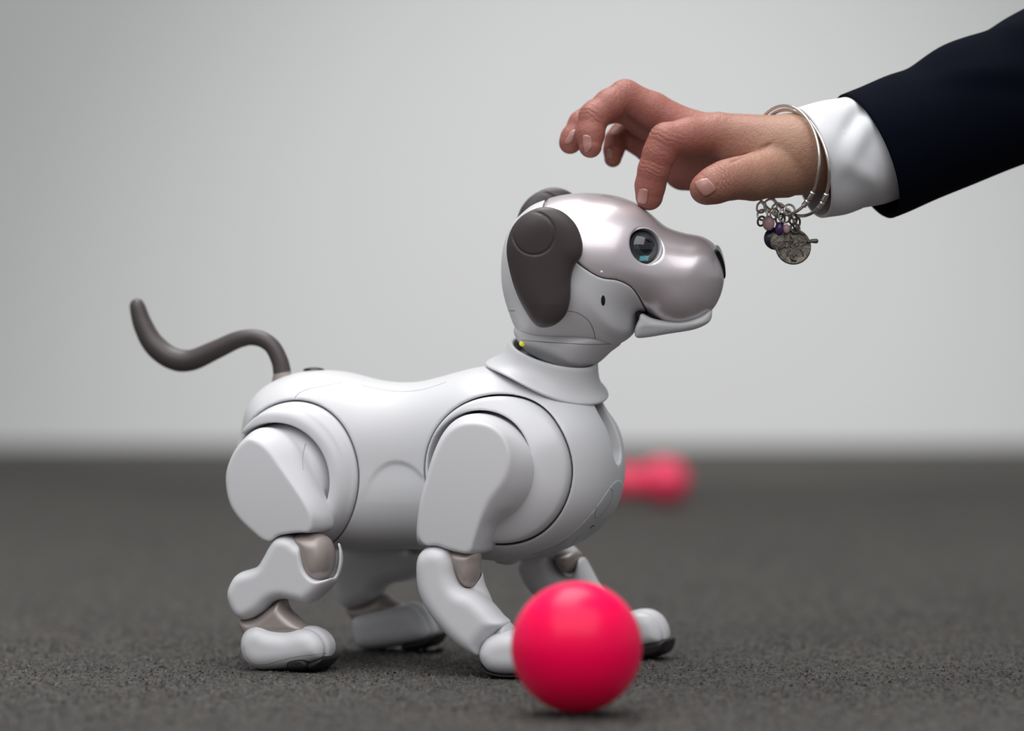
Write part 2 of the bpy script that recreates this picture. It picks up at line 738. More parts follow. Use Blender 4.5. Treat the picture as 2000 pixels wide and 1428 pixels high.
def P(px, y=0.0, fr=None, smooth=True):
    return Poly(fr or DF, px, y, smooth)


def gridfor(polys, y0, y1, h, pad=4, sym=False, ext=0):
    lo = np.min([p.lo for p in polys], 0) - pad
    hi = np.max([p.hi for p in polys], 0) + pad
    return Grid((lo[0] - ext, y0, lo[1] - ext), (hi[0] + ext, y1, hi[1] + ext), h, sym)


def build(name, g, F, material, parent, frame=None, relax=2, label=None):
    V, Q = g.finish(F, relax)
    return mk(name, (frame or DF).world(V), Q, material, parent, label)


# -- torso
TORSO = P([(492, 835), (500, 795), (522, 762), (552, 741), (590, 727), (630, 723), (668, 726), (705, 735), (745, 744), (785, 747), (825, 745),
           (865, 736), (905, 725), (945, 716), (985, 715), (1030, 728), (1075, 748), (1120, 768), (1160, 790), (1190, 825), (1205, 870),
           (1208, 920), (1202, 965), (1185, 1005), (1155, 1040), (1115, 1066), (1065, 1084), (1010, 1094), (955, 1092), (900, 1082),
           (850, 1073), (790, 1072), (730, 1074), (680, 1074), (625, 1066), (570, 1052), (520, 1025), (490, 980), (478, 930), (480, 880)])
RING_F = Circle(DF, 975, 918, 40.3, -42)
RING_H = Circle(DF, 571, 930, 41.0, -46, 0.92)
HUB_F = Circle(DF, 938, 910, 29.4, -50)
HUB = Circle(DF, 537, 940, 31.5, -50)
SLOT = P([(1168, 770), (1185, 790), (1200, 820), (1208, 850), (1209, 880), (1203, 897), (1194, 892), (1185, 860), (1172, 810), (1160, 780)], 0)
g = gridfor([TORSO], -66, 0, 0.75, sym=True)
d2 = g.d(TORSO, 3.0)
xs_w = np.array([DF.U(u, 900, 0)[0] for u in (470, 560, 680, 760, 850, 960, 1080, 1220)])
wx = np.interp(g.xs, xs_w, [44, 50, 47.5, 43.5, 47, 53, 53, 48]).astype(np.float32)
wx = blur1(wx, 12, 0)[:, None, None]
torso_F = inflate(d2, g.Y, 0, wx, 43.0, 2.5)
# arch-shaped pressed panel in the flank
ARCH = P([(715, 950), (730, 925), (750, 909), (772, 904), (795, 909), (815, 922), (838, 950), (850, 1000), (850, 1040), (700, 1040), (700, 1000)], -48)
da = g.d(ARCH)
zt = DF.U(772, 904, -48)[1]
arch = np.clip(1 - (da + 1.2) / 2.4, 0, 1) * np.clip(1 + (g.Z - zt) / 22.0, 0, 1) * (g.Y < -20)
torso_full = torso_F.copy()
torso_F = torso_F + 1.1 * arch
hc = DF.U(1072, 800, 0)
torso_F = smin(torso_F, np.sqrt((g.X - hc[0]) ** 2 + g.Y ** 2 + (g.Z - hc[1]) ** 2) - 28.5, 8)
cutF = g.d(RING_F)
cutH = g.d(RING_H)
inner = 30 + g.Y          # < 0 outside |y| > 30
torso_F = smax(torso_F, -smax(cutF - 0.55, g.Y + 26, 1.0), 1.6)
torso_F = smax(torso_F, -smax(cutH - 0.55, g.Y + 26, 1.0), 1.6)
# slot down the middle of the chest
ds = np.sqrt((g.Y) ** 2) - 5.0
zc0, zc1 = DF.U(1200, 895, 0)[1], DF.U(1170, 770, 0)[1]
front = DF.U(1120, 850, 0)[0]
zz = np.clip(g.Z, zc0 + 5.0, zc1)
slot = np.sqrt(g.Y ** 2 + (g.Z - zz) ** 2) - 8.2
slot = np.maximum(slot, front - g.X)
slot = np.maximum(slot, -torso_full - 8.0)
torso_F = smax(torso_F, -slot, 1.2)
torso = build('torso', g, torso_F, M_WHITE, dog)

# shoulder and hip rings, near and far
for s, nm in ((-1, 'near'), (1, 'far')):
    gg = Grid((RING_F.lo[0] - 3, -66, RING_F.lo[1] - 3), (RING_F.hi[0] + 3, -20, RING_F.hi[1] + 3), 0.75)
    dd = gg.d(TORSO, 3.0)
    wxx = np.interp(gg.xs, g.xs, wx[:, 0, 0]).astype(np.float32)[:, None, None]
    tf = inflate(dd, gg.Y, 0, wxx, 43.0, 2.5)
    F = smax(tf - 1.6, gg.d(RING_F) + 0.45, 2.2)
    F = smax(F, -(gg.d(HUB_F) - 0.5), 1.2)
    F = np.maximum(F, gg.Y + 27)
    V, Q = gg.finish(F)
    V[:, 1] *= -s
    mk('shoulder_ring', DF.world(V), Q if s < 0 else Q[:, ::-1], M_WHITE, dog)
    gg = Grid((RING_H.lo[0] - 3, -66, RING_H.lo[1] - 3), (RING_H.hi[0] + 3, -20, RING_H.hi[1] + 3), 0.75)
    dd = gg.d(TORSO, 3.0)
    wxx = np.interp(gg.xs, g.xs, wx[:, 0, 0]).astype(np.float32)[:, None, None]
    tf = inflate(dd, gg.Y, 0, wxx, 43.0, 2.5)
    dome = inflate(gg.d(RING_H) + 0.45, gg.Y, -30, 19.5, 9.0, 2.6)
    ridge = np.sqrt(np.maximum(gg.d(HUB) - 3.6, 0) ** 2 * 0.9 + (gg.Y + 47.5) ** 2) - 4.0
    F = smin(smax(tf - 1.0, gg.d(RING_H) + 0.45, 2.2), dome, 2.0)
    F = smin(F, smax(ridge, gg.d(RING_H) + 2.0, 1.0), 2.0)
    F = smax(F, -(gg.d(HUB) - 0.7), 1.4)
    F = np.maximum(F, gg.Y + 27)
    V, Q = gg.finish(F)
    V[:, 1] *= -s
    mk('hip_ring', DF.world(V), Q if s < 0 else Q[:, ::-1], M_WHITE, dog)


def loft2(g, A, B, y0, y1, prof, k=1.0, blur=0.6):
    """solid between two outlines: A at y0 (inner), B at y1 (outer face, y1 < y0)"""
    t = np.clip((g.Y - y0) / (y1 - y0), 0, 1)
    s = prof(t).astype(np.float32)
    d = g.d(A, blur) * (1 - s) + g.d(B, blur) * s
    dome = 0.0014 * ((g.X - B.c[0]) ** 2 + (g.Z - B.c[1]) ** 2)
    F = smax(d, y1 + dome - g.Y, k)
    return smax(F, g.Y - (y0 + 0.0), k)


# ---- near foreleg
LY = -62
ARM0 = P([(925, 808), (962, 815), (1000, 838), (1028, 872), (1040, 912), (1033, 957), (1010, 993), (982, 1012), (964, 1030), (950, 1060), (937, 1081),
          (905, 1081), (880, 1074), (852, 1063), (826, 1067), (817, 1045), (823, 985), (837, 930), (850, 885), (868, 845), (893, 818)], -56)
ARM1 = P([(930, 828), (958, 834), (980, 852), (991, 880), (991, 908), (980, 940), (955, 976), (939, 1012), (925, 1055), (914, 1079),
          (880, 1073), (852, 1064), (828, 1065), (819, 1042), (825, 985), (839, 930), (853, 887), (874, 850), (900, 832)], -74)
g = gridfor([ARM0, ARM1], -82, -30, 0.65)
F = loft2(g, ARM0, ARM1, -36, -75, lambda t: np.clip((t - 0.45) / 0.55, 0, 1) ** 1.9, 1.6)
hubF = inflate(g.d(HUB_F), g.Y, -34, 14.0, 20.0, 2.4)
F = smin(F, np.maximum(hubF, g.Y + 34), 1.5)
foreleg = build('foreleg', g, F, M_WHITE, dog)

ELB = P([(885, 1070), (932, 1076), (937, 1100), (934, 1128), (922, 1147), (906, 1143), (892, 1120), (880, 1095)], -60)
g = gridfor([ELB], -76, -44, 0.6)
build('elbow_joint', g, inflate(g.d(ELB, 0.5), g.Y, -60, 10.5, 6.5), M_BEIGE, foreleg)
FORE = P([(853, 1064), (878, 1072), (889, 1093), (893, 1125), (904, 1146), (932, 1158), (957, 1180), (976, 1202), (991, 1219), (968, 1240), (946, 1265),
          (938, 1284), (905, 1268), (872, 1238), (840, 1198), (821, 1160), (815, 1120), (818, 1088), (832, 1070)], -66)
FORK = P([(922, 1100), (938, 1105), (946, 1140), (960, 1180), (930, 1200), (890, 1170), (900, 1130)], -54)
g = gridfor([FORE, FORK], -84, -40, 0.65)
F = inflate(g.d(FORE, 0.8), g.Y, -63, 13.0, 9.5, 2.5)
F = smin(F, inflate(g.d(FORK, 0.8), g.Y, -54, 7, 7, 2.2), 2.0)
JC = ELB
F = smax(F, -inflate(g.d(ELB, 0.5), g.Y, -58, 11.2, 7.0), 1.0)
build('forearm', g, F, M_WHITE, foreleg)
WRI = P([(985, 1216), (1002, 1224), (1010, 1250), (990, 1275), (960, 1290), (945, 1284), (955, 1255)], -62)
g = gridfor([WRI], -78, -46, 0.7)
build('wrist_joint', g, inflate(g.d(WRI, 0.5), g.Y, -62, 11, 7), M_GREY, foreleg)
PAW = P([(939, 1282), (946, 1254), (966, 1237), (1000, 1230), (1050, 1236), (1090, 1258), (1108, 1288), (1098, 1312), (1040, 1317), (985, 1318), (955, 1309)], -66)


def paw(poly, yc, w, parent, toes=True, h=0.65, dirx=1):
    g = gridfor([poly], yc - w - 4, yc + w + 4, h)
    d = g.d(poly, 0.8)
    F = inflate(d, g.Y, yc, w, 10.5, 2.5)
    if toes:
        xf = poly.hi[0]
        for k in (-0.42, 0.42):
            dent = np.exp(-((g.Y - yc - k * w) / 2.0) ** 2) * np.clip((g.X - (xf - 22)) / 14, 0, 1)
            F = F + 1.1 * dent
    return build('paw', g, F, M_WHITE, parent)


def pad(px, yc, w, parent, yl):
    """dark rubber toe pad wrapped under the front of a paw"""
    poly = P(px, yl)
    g = gridfor([poly], yc - w - 3, yc + w + 3, 0.6)
    return build('toe_pad', g, inflate(g.d(poly, 0.3), g.Y, yc, w, 3.4, 2.6), M_DARK, parent)


paw(PAW, -63, 15, foreleg)
pad([(1030, 1300), (1060, 1292), (1095, 1290), (1104, 1300), (1090, 1318), (1045, 1322), (1028, 1314)], -63, 13.5, foreleg, -70)
SOLE = P([(942, 1290), (960, 1304), (990, 1312), (1050, 1312), (1050, 1323), (985, 1324), (952, 1314)], -66)
g = gridfor([SOLE], -82, -46, 0.7)
build('sole', g, inflate(g.d(SOLE), g.Y, -63, 13, 3.5, 2.5), M_DARK, foreleg)

# ---- near hind leg
TH0 = P([(505, 836), (540, 845), (570, 872), (595, 918), (616, 962), (629, 993), (635, 1015), (633, 1034), (618, 1041), (583, 1041), (546, 1047), (525, 1061),
         (492, 1038), (462, 1008), (446, 975), (441, 927), (456, 885), (480, 850)], -62)
TH1 = P([(482, 862), (500, 864), (523, 880), (549, 912), (577, 951), (598, 984), (608, 1008), (608, 1028), (602, 1040), (583, 1040), (546, 1046), (525, 1059),
         (494, 1036), (465, 1006), (449, 973), (445, 927), (458, 887)], -74)
g = gridfor([TH0, TH1, HUB], -84, -30, 0.65)
F = loft2(g, TH0, TH1, -48, -76, lambda t: np.clip((t - 0.25) / 0.75, 0, 1) ** 1.8, 1.6)
hubF = inflate(g.d(HUB), g.Y, -36, 17.5, 20.0, 2.4)
F = smin(F, np.maximum(hubF, g.Y + 34), 2.5)
hind = build('hind_leg', g, F, M_WHITE, dog)

KNEE = P([(582, 1046), (618, 1040), (643, 1050), (654, 1075), (654, 1102), (646, 1123), (629, 1135), (611, 1125), (599, 1102), (592, 1070)], -58)
g = gridfor([KNEE], -76, -42, 0.6)
build('knee_joint', g, inflate(g.d(KNEE, 0.5), g.Y, -62, 13.2, 9.0, 2.3), M_BEIGE, hind)
SHIN = P([(561, 1044), (581, 1050), (600, 1062), (645, 1056), (657, 1076), (658, 1105), (650, 1132), (636, 1153), (606, 1178), (583, 1175), (556, 1170),
          (536, 1177), (514, 1197), (489, 1210), (472, 1208), (457, 1190), (449, 1161), (456, 1136), (471, 1118), (505, 1106), (518, 1089), (530, 1067), (543, 1049)], -66)
KHOLE = P([(578, 1020), (590, 1052), (595, 1085), (601, 1110), (613, 1127), (628, 1134), (641, 1126), (648, 1105), (649, 1080), (645, 1055), (650, 1020)], -68)
g = gridfor([SHIN], -82, -40, 0.6)
F = inflate(g.d(SHIN, 0.6), g.Y, -63, 13.5, 7.0, 2.7)
F = smax(F, -(g.d(KHOLE, 0.3)), 1.6)
RBOX = P([(628, 1020), (675, 1020), (675, 1118), (650, 1126), (636, 1116)], -66)
F = smax(F, -smax(g.d(RBOX), g.Y + 60, 2.5), 3.0)
build('shin', g, F, M_WHITE, hind)
ANK = P([(471, 1208), (505, 1203), (533, 1183), (556, 1168), (566, 1190), (602, 1224), (590, 1240), (520, 1245), (483, 1242)], -62)
g = gridfor([ANK], -80, -44, 0.65)
build('ankle_joint', g, inflate(g.d(ANK, 0.5), g.Y, -62, 10, 6), M_BEIGE, hind)
HPAW = P([(474, 1246), (485, 1226), (505, 1217), (522, 1220), (537, 1227), (565, 1230), (592, 1224), (615, 1226), (631, 1237), (642, 1255), (643, 1276), (634, 1290),
          (600, 1300), (550, 1307), (508, 1308), (484, 1293), (474, 1270)], -66)
hind_paw = paw(HPAW, -62, 15, hind)
pad([(556, 1301), (560, 1290), (574, 1284), (592, 1283), (602, 1290), (606, 1300), (601, 1310), (584, 1313), (562, 1312)], -62, 14.2, hind, -74)
pad([(597, 1297), (608, 1289), (620, 1285), (630, 1284), (633, 1292), (627, 1303), (615, 1311), (600, 1311)], -62, 14.0, hind, -74)

# ---- far legs
FY = 62
FARM = P([(955, 900), (1010, 880), (1060, 900), (1085, 960), (1095, 1040), (1125, 1075), (1130, 1088), (1095, 1092), (1020, 1095), (1000, 1040), (960, 980)], FY)
g = gridfor([FARM], 40, 84, 0.9)
ffore = build('foreleg', g, inflate(g.d(FARM, 1), g.Y, FY, 13, 10, 2.6), M_WHITE, dog)
FELB = P([(1088, 1078), (1128, 1076), (1133, 1095), (1128, 1112), (1115, 1121), (1100, 1116), (1090, 1100)], FY)
g = gridfor([FELB], 46, 78, 0.8)
build('elbow_joint', g, inflate(g.d(FELB, 0.5), g.Y, FY, 13, 6), M_BEIGE, ffore)
FFOR = P([(1016, 1098), (1040, 1080), (1080, 1076), (1087, 1100), (1100, 1120), (1116, 1126), (1128, 1112), (1136, 1085), (1150, 1108), (1170, 1145), (1195, 1180), (1220, 1212),
          (1205, 1245), (1165, 1245), (1110, 1205), (1055, 1170), (1026, 1135)], FY)
g = gridfor([FFOR], 44, 80, 0.8)
build('forearm', g, inflate(g.d(FFOR, 1), g.Y, FY, 13, 10, 2.5), M_WHITE, ffore)
FPAW = P([(1195, 1222), (1225, 1198), (1258, 1189), (1285, 1197), (1301, 1220), (1306, 1245), (1298, 1258), (1270, 1264), (1220, 1266), (1195, 1250)], FY)
paw(FPAW, FY, 15, ffore, h=0.8)
pad([(1240, 1262), (1262, 1254), (1298, 1250), (1300, 1260), (1292, 1279), (1262, 1288), (1242, 1284)], FY, 14.4, ffore, 50)

FTH = P([(600, 860), (680, 860), (760, 920), (810, 1000), (812, 1060), (800, 1080), (680, 1080), (620, 1000)], FY)
g = gridfor([FTH], 40, 84, 0.9)
fhind = build('hind_leg', g, inflate(g.d(FTH, 1), g.Y, FY, 13, 12, 2.6), M_WHITE, dog)
FKN = P([(800, 1040), (830, 1040), (842, 1065), (836, 1085), (820, 1090), (803, 1075)], FY)
g = gridfor([FKN], 46, 78, 0.8)
build('knee_joint', g, inflate(g.d(FKN, 0.5), g.Y, FY, 14, 8), M_BEIGE, fhind)
FSH = P([(655, 1084), (690, 1073), (750, 1068), (815, 1066), (846, 1085), (845, 1112), (805, 1132), (765, 1140), (747, 1155), (742, 1170), (715, 1182), (690, 1190), (673, 1180),
         (660, 1155), (652, 1118)], FY)
g = gridfor([FSH], 44, 80, 0.8)
build('shin', g, inflate(g.d(FSH, 1), g.Y, FY, 13.5, 9, 2.5), M_WHITE, fhind)
FAN = P([(678, 1186), (720, 1176), (752, 1160), (768, 1170), (790, 1185), (760, 1205), (700, 1215), (688, 1205)], FY)
g = gridfor([FAN], 44, 80, 0.8)
build('ankle_joint', g, inflate(g.d(FAN, 0.5), g.Y, FY, 11, 6), M_BEIGE, fhind)
FHP = P([(694, 1215), (704, 1197), (740, 1186), (785, 1179), (815, 1178), (835, 1195), (848, 1220), (852, 1240), (838, 1252), (780, 1262), (722, 1268), (702, 1255)], FY)
paw(FHP, FY, 15, fhind, h=0.8)
pad([(780, 1262), (805, 1252), (832, 1244), (850, 1238), (848, 1252), (835, 1266), (800, 1272), (782, 1270)], FY, 14.4, fhind, 50)

# ---- tail
tp = spline([(551, 727), (546, 704), (530, 675), (502, 660), (467, 663), (420, 684), (372, 704), (334, 699), (300, 672), (279, 634), (268, 598)], 6, False)
tr = np.interp(np.linspace(0, 1, len(tp)), [0, .08, .2, .35, .5, .65, .78, .9, 1], [18, 17, 16, 16, 19, 22.5, 22.5, 19.5, 15.5])
TW = DF.world(np.array([[*DF.U(u, v, 0), 0] for u, v in tp])[:, [0, 2, 1]])
V, Fc = tube(TW, tr * S * 1.0, 28)
mk('tail', V, Fc, M_BROWN, dog)
tb = [(549, 752), (550, 740), (552, 728), (552, 722)]
TB = DF.world(np.array([[*DF.U(u, v, 0), 0] for u, v in tb])[:, [0, 2, 1]])
V, Fc = tube(TB, np.array([18.5, 18, 17.5, 16]) * S, 24)
mk('tail_base', V, Fc, M_BEIGE, dog)

# ---- neck and collar
CF0 = DF.world(np.array([*DF.U(1067, 745, 0), 0])[[0, 2, 1]])
CF = Frame(CF0, rz(-RAD(YAW)) @ ry(RAD(18.4)) @ rx(RAD(11)))
prof = [(24.0, -2), (29.5, -1.5), (33.0, -0.9), (34.6, -0.2), (35.1, 0.7), (34.6, 1.6), (32.6, 3.0), (30.2, 5.2), (28.0, 8.5), (26.6, 12), (25.6, 15.2), (25.2, 16.6),
        (24.6, 17.3), (23.6, 17.5), (22.8, 17.0), (22.4, 16.0), (22.2, 8), (22.0, 0)]


def droop(a, r, h):
    k = np.clip((14 - h) / 14, 0, 1)
    return r, h + (4.5 - 5.0 * math.cos(a)) * math.sin(a) ** 2 * k


V, Fc = lathe(CF, prof, 96, droop, closed=True)
collar = mk('collar', V, Fc, M_WHITE, dog)
NECK = P([(1012, 640), (1020, 668), (1040, 690), (1085, 712), (1130, 724), (1160, 712), (1185, 690), (1208, 668), (1180, 640), (1100, 620), (1040, 620)])
g = gridfor([NECK], -40, 0, 0.8, sym=True)
neck = build('neck', g, inflate(g.d(NECK, 1), g.Y, 0, 28, 18, 2.2), M_WHITE, dog)
V, Fc = lathe(CF, [(0.1, -6), (21.5, -6), (21.5, 10), (20.5, 11), (0.1, 11)], 48)
mk('neck_socket', V, Fc, M_GREY, collar)

# ---- head
HF = Frame(DF.world(np.array([*DF.U(1180, 520, 0), 0])[[0, 2, 1]]), rz(-RAD(3.4)) @ rx(RAD(8.8)))
HEAD = P([(1030, 408), (1055, 395), (1085, 386), (1115, 381), (1150, 379), (1200, 384), (1236, 396), (1258, 409), (1276, 424), (1302, 445), (1338, 457), (1370, 463), (1395, 478),
          (1408, 502), (1415, 535), (1410, 568), (1398, 595), (1386, 608), (1368, 623), (1335, 634), (1302, 632), (1272, 619), (1256, 608), (1248, 624), (1240, 648),
          (1216, 667), (1190, 673), (1150, 671), (1090, 666), (1040, 658), (1010, 642), (995, 610), (983, 570), (979, 530), (983, 482), (999, 440)], 0, HF)
g = gridfor([HEAD], -50, 0, 0.62, sym=True)
ux = np.array([HF.U(u, 520, 0)[0] for u in (975, 1040, 1120, 1200, 1260, 1320, 1380, 1420)])
wx = blur1(np.interp(g.xs, ux, [36, 40.5, 42.5, 40.5, 34.5, 27.5, 24.0, 22]).astype(np.float32), 8, 0)[:, None, None]
Rx = blur1(np.interp(g.xs, ux, [34, 36, 38, 36, 29, 23, 21, 19]).astype(np.float32), 8, 0)[:, None, None]
d2 = g.d(HEAD, 1.5)
t = np.maximum(1 + d2 / Rx, 0)
head_F = ((t ** 2.15 + (np.abs(g.Y) / wx) ** 2.15) ** (1 / 2.15) - 1) * 24
MASKP = P([(1058, 420), (1085, 462), (1122, 503), (1150, 525), (1176, 539), (1206, 545), (1230, 558), (1245, 578), (1256, 604), (1262, 625), (1262, 660), (1440, 660), (1440, 350),
           (1085, 350), (1072, 385), (1062, 405)], -34, HF)
dm = g.d(MASKP, 0.3)
# eye sockets
exz = HF.U(1262, 480, -30)
ix = np.argmin(np.abs(g.xs - exz[0]))
iz = np.argmin(np.abs(g.zs - exz[1]))
colF = head_F[ix, :, iz]
k = np.argmax(colF < 0)
ey = g.ys[k - 1] + (g.ys[k] - g.ys[k - 1]) * colF[k - 1] / (colF[k - 1] - colF[k])
exz = HF.U(1262, 480, ey)
E0 = np.array([exz[0], ey, exz[1]])
EN = np.array([0.42, -0.86, 0.26])
EN /= np.linalg.norm(EN)
pd = [(g.X - E0[0]), (g.Y - E0[1]), (g.Z - E0[2])]
ax = pd[0] * EN[0] + pd[1] * EN[1] + pd[2] * EN[2]
rad = np.sqrt(np.maximum(pd[0] ** 2 + pd[1] ** 2 + pd[2] ** 2 - ax ** 2, 0))
hole = np.maximum(rad - 10.0, -ax - 6.5)
mask_F = smax(smax(head_F - 0.15, dm + 0.22, 0.9), -hole, 0.9)
cheek_F = smax(head_F, -(dm - 0.22), 0.9)
head = build('head', g, cheek_F, M_WHITE, dog, HF, 3)
mask = build('face_mask', g, mask_F, M_MASK, head, HF, 3)
mask['label'] = 'glossy pearl mauve face shell'
JAW = P([(1254, 604), (1275, 614), (1300, 620), (1335, 622), (1368, 614), (1386, 604), (1391, 612), (1384, 628), (1355, 640), (1305, 647), (1265, 652), (1244, 651), (1241, 636), (1248, 618)], -6, HF)
gj = gridfor([JAW], -26, 0, 0.6, sym=True)
ujx = np.array([HF.U(u, 620, 0)[0] for u in (1240, 1300, 1360, 1395)])
wj = np.interp(gj.xs, ujx, [27, 21.5, 17.5, 12.5]).astype(np.float32)[:, None, None]
F = smax(gj.d(JAW, 0.4), np.abs(gj.Y) - wj + np.clip(-(gj.Z - JAW.c[1]) * 0.35, 0, 5), 4.0)
jaw = build('jaw', gj, F, M_WHITE, head, HF)
# mouth hollow seen as a dark corner
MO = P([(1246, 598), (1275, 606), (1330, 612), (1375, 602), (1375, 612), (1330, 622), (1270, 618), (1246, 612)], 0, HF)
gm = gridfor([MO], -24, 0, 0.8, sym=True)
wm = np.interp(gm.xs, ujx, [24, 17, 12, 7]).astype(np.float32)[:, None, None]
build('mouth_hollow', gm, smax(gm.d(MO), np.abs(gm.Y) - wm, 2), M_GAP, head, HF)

for s in (-1, 1):
    c = E0 * np.array([1, -s, 1])
    n = EN * np.array([1, -s, 1])
    fr = dir_frame(HF.world(c - n * 6.0), HF.R @ n)
    V, Fc = lathe(fr, [(10.15, -2), (10.15, 4.2), (9.75, 4.4), (9.6, 2.0), (9.3, -0.5), (9.3, -2)], 48, closed=True)
    mk('eye_rim', V, Fc, M_WHITE, head)
    fr2 = dir_frame(HF.world(c - n * 8.2), HF.R @ n)
    V, Fc = ellipsoid(fr2, 9.6, 9.6, 8.0, 72, 64)
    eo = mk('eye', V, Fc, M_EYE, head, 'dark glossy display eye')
    L = fr2.local(V)                                   # eye display picture, its cyan glow painted in as colour
    r = np.hypot(L[:, 0], L[:, 1]) / 9.5
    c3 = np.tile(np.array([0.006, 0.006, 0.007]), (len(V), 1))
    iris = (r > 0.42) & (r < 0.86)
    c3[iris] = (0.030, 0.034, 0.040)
    painted_glow = (L[:, 1] < -5.2) & (L[:, 1] > -7.6) & (np.abs(L[:, 0] + 0.4) < 2.6)
    c3[painted_glow] = (0.10, 0.42, 0.48)  # cyan glow at the bottom of the eye, painted as surface colour
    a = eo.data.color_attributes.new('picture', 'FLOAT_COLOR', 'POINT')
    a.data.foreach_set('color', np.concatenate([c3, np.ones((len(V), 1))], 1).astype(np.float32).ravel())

NOSE = P([(1396, 486), (1404, 485), (1411, 498), (1416.5, 520), (1417, 540), (1410, 541), (1400, 515)], 0, HF)
gn = gridfor([NOSE], -16, 0, 0.5, sym=True)
zt, zb = NOSE.hi[1], NOSE.lo[1]
wn = (5.0 + 6.0 * np.clip((gn.Z - zb) / (zt - zb), 0, 1))
F = smax(smax(gn.d(NOSE, 0.3), np.abs(gn.Y) - wn, 1.5), -10.0 + 0 * gn.X, 1.0)
build('nose', gn, F, M_NOSE, head, HF)

EAR = P([(1035, 413), (1062, 405), (1095, 412), (1123, 437), (1137, 472), (1136, 500), (1122, 520), (1115, 548), (1114, 582), (1106, 614), (1086, 635), (1062, 642),
         (1044, 636), (1025, 609), (1006, 570), (994, 530), (988, 490), (995, 455), (1011, 430)], -46, HF)
ge = gridfor([EAR], -58, -34, 0.55)
xe0, xe1 = HF.U(988, 500, -46)[0], HF.U(1137, 500, -46)[0]
ze0, ze1 = EAR.lo[1], EAR.hi[1]
yc = -44.5 + 3.2 * np.clip((xe0 + 26 - ge.X) / 26, 0, 1) ** 2 - 2.5 * np.clip((ge.Z - ze0) / (ze1 - ze0), 0, 1) * 0 + 1.5 * np.clip((ze0 + 14 - ge.Z) / 14, 0, 1)
F = inflate(ge.d(EAR, 1.2), ge.Y - yc, 0, 6.2, 13.0, 2.1)
cb = HF.U(1042, 457, -50)
rho = np.sqrt((ge.X - cb[0]) ** 2 + (ge.Z - cb[1]) ** 2)
ring = np.exp(-((rho - 11.3) / 0.5) ** 2) * np.clip((-ge.d(EAR) - 1.0) / 2, 0, 1)
capd = np.clip(1 - (rho / 11.3) ** 2, 0, 1)
F = F + 0.6 * ring - 0.35 * capd * (ge.Y < yc)
V, Q = ge.finish(F, 2)
mk('ear', HF.world(V), Q, M_BROWN, head)
V2 = V.copy()
V2[:, 1] *= -1
mk('ear', HF.world(V2), Q[:, ::-1], M_BROWN, head)

# ------------------------------------------------------------------ toys
bd = 0.19 * FPX / (1393 - VH)
BR = 128.5 * bd / FPX
bc = at_depth(1126, 1260, bd - DIST)
bc[2] = BR
ball_fr = Frame(bc, np.eye(3))
V, Fc = ellipsoid(ball_fr, BR * 1000, BR * 1000, BR * 1000, 72, 48)
ball = mk('ball', V, Fc, M_BALL)
tag(ball, 'hot pink smooth ball on the carpet in front of the dog', 'ball')

# pink bone toy far behind the dog
NB = 0.19 * FPX / (984 - VH)
bo = at_depth(1205, 984, NB - DIST)
bo[2] = 0
BF = Frame(bo, rz(RAD(4)))
g = Grid((-80, -40, -2), (80, 40, 60), 1.4)


def seg_d(X, Y, Z, a, b, r1, r2):
    a, b = np.asarray(a, float), np.asarray(b, float)
    e = b - a
    t = np.clip(((X - a[0]) * e[0] + (Y - a[1]) * e[1] + (Z - a[2]) * e[2]) / (e @ e), 0, 1)
    dx, dy, dz = X - a[0] - t * e[0], Y - a[1] - t * e[1], Z - a[2] - t * e[2]
    return np.sqrt(dx * dx + dy * dy + dz * dz) - (r1 + (r2 - r1) * t)


F = seg_d(g.X, g.Y, g.Z, (-50, 0, 24), (50, 0, 24), 16, 16)
for sx in (-1, 1):
    for sy in (-1, 1):
        F = smin(F, np.sqrt((g.X - sx * 50) ** 2 + (g.Y - sy * 12) ** 2 + (g.Z - 24.5) ** 2) - 23.5, 8)
V, Q = g.finish(F)
V[:, 2] -= V[:, 2].min()
bone = mk('toy_bone', BF.world(V), Q, M_BONE)
tag(bone, 'pink bone toy lying blurred on the carpet behind the dog', 'toy bone')

# ------------------------------------------------------------------ small details on the dog
def seam(px, target, parent=None, r=0.00022, material=None, name='seam', n=6):
    pts = []
    for u, v in spline(px, n, False):
        p, nn = hit(target, u, v)
        if p is not None:
            pts.append(p - nn * r * 0.45 if nn @ ray(u, v) < 0 else p + nn * r * 0.45)
    if len(pts) < 3:
        return None
    V, Fc = tube(pts, r, 6, False)
    return mk(name, V, Fc, material or M_SEAM, parent or target)


seam([(576, 777), (584, 768), (602, 760), (632, 754), (668, 747)], torso)
seam([(705, 752), (740, 760), (780, 765), (820, 762), (850, 754), (872, 746)], torso, r=0.00016)
seam([(984, 606), (995, 607), (1006, 607)], head)
seam([(1108, 607), (1130, 612), (1150, 627), (1160, 648), (1163, 667)], head)
seam([(1018, 664), (1060, 668), (1110, 671), (1160, 673), (1200, 671)], neck)
seam([(597, 866), (593, 882), (591, 900), (592, 918)], hind, r=0.00016)
seam([(476, 1262), (480, 1280), (495, 1297), (520, 1298), (545, 1291), (575, 1284), (610, 1279), (638, 1276)], hind_paw, hind, r=0.00015)


def stud(target, u, v, ru, rv, rd, material, name, parent=None, rot=0.0, lift=0.0):
    """small flattened dome set into a surface at a pixel; radii in photo pixels"""
    p, n = hit(target, u, v)
    if p is None:
        return None
    fr = dir_frame(p + n * lift, n)
    if rot:
        fr = Frame(fr.o, fr.R @ rz(RAD(rot)))
    V, Fc = ellipsoid(fr, ru * S * 1000, rv * S * 1000, rd * S * 1000, 24, 12)
    return mk(name, V, Fc, material, parent or target)


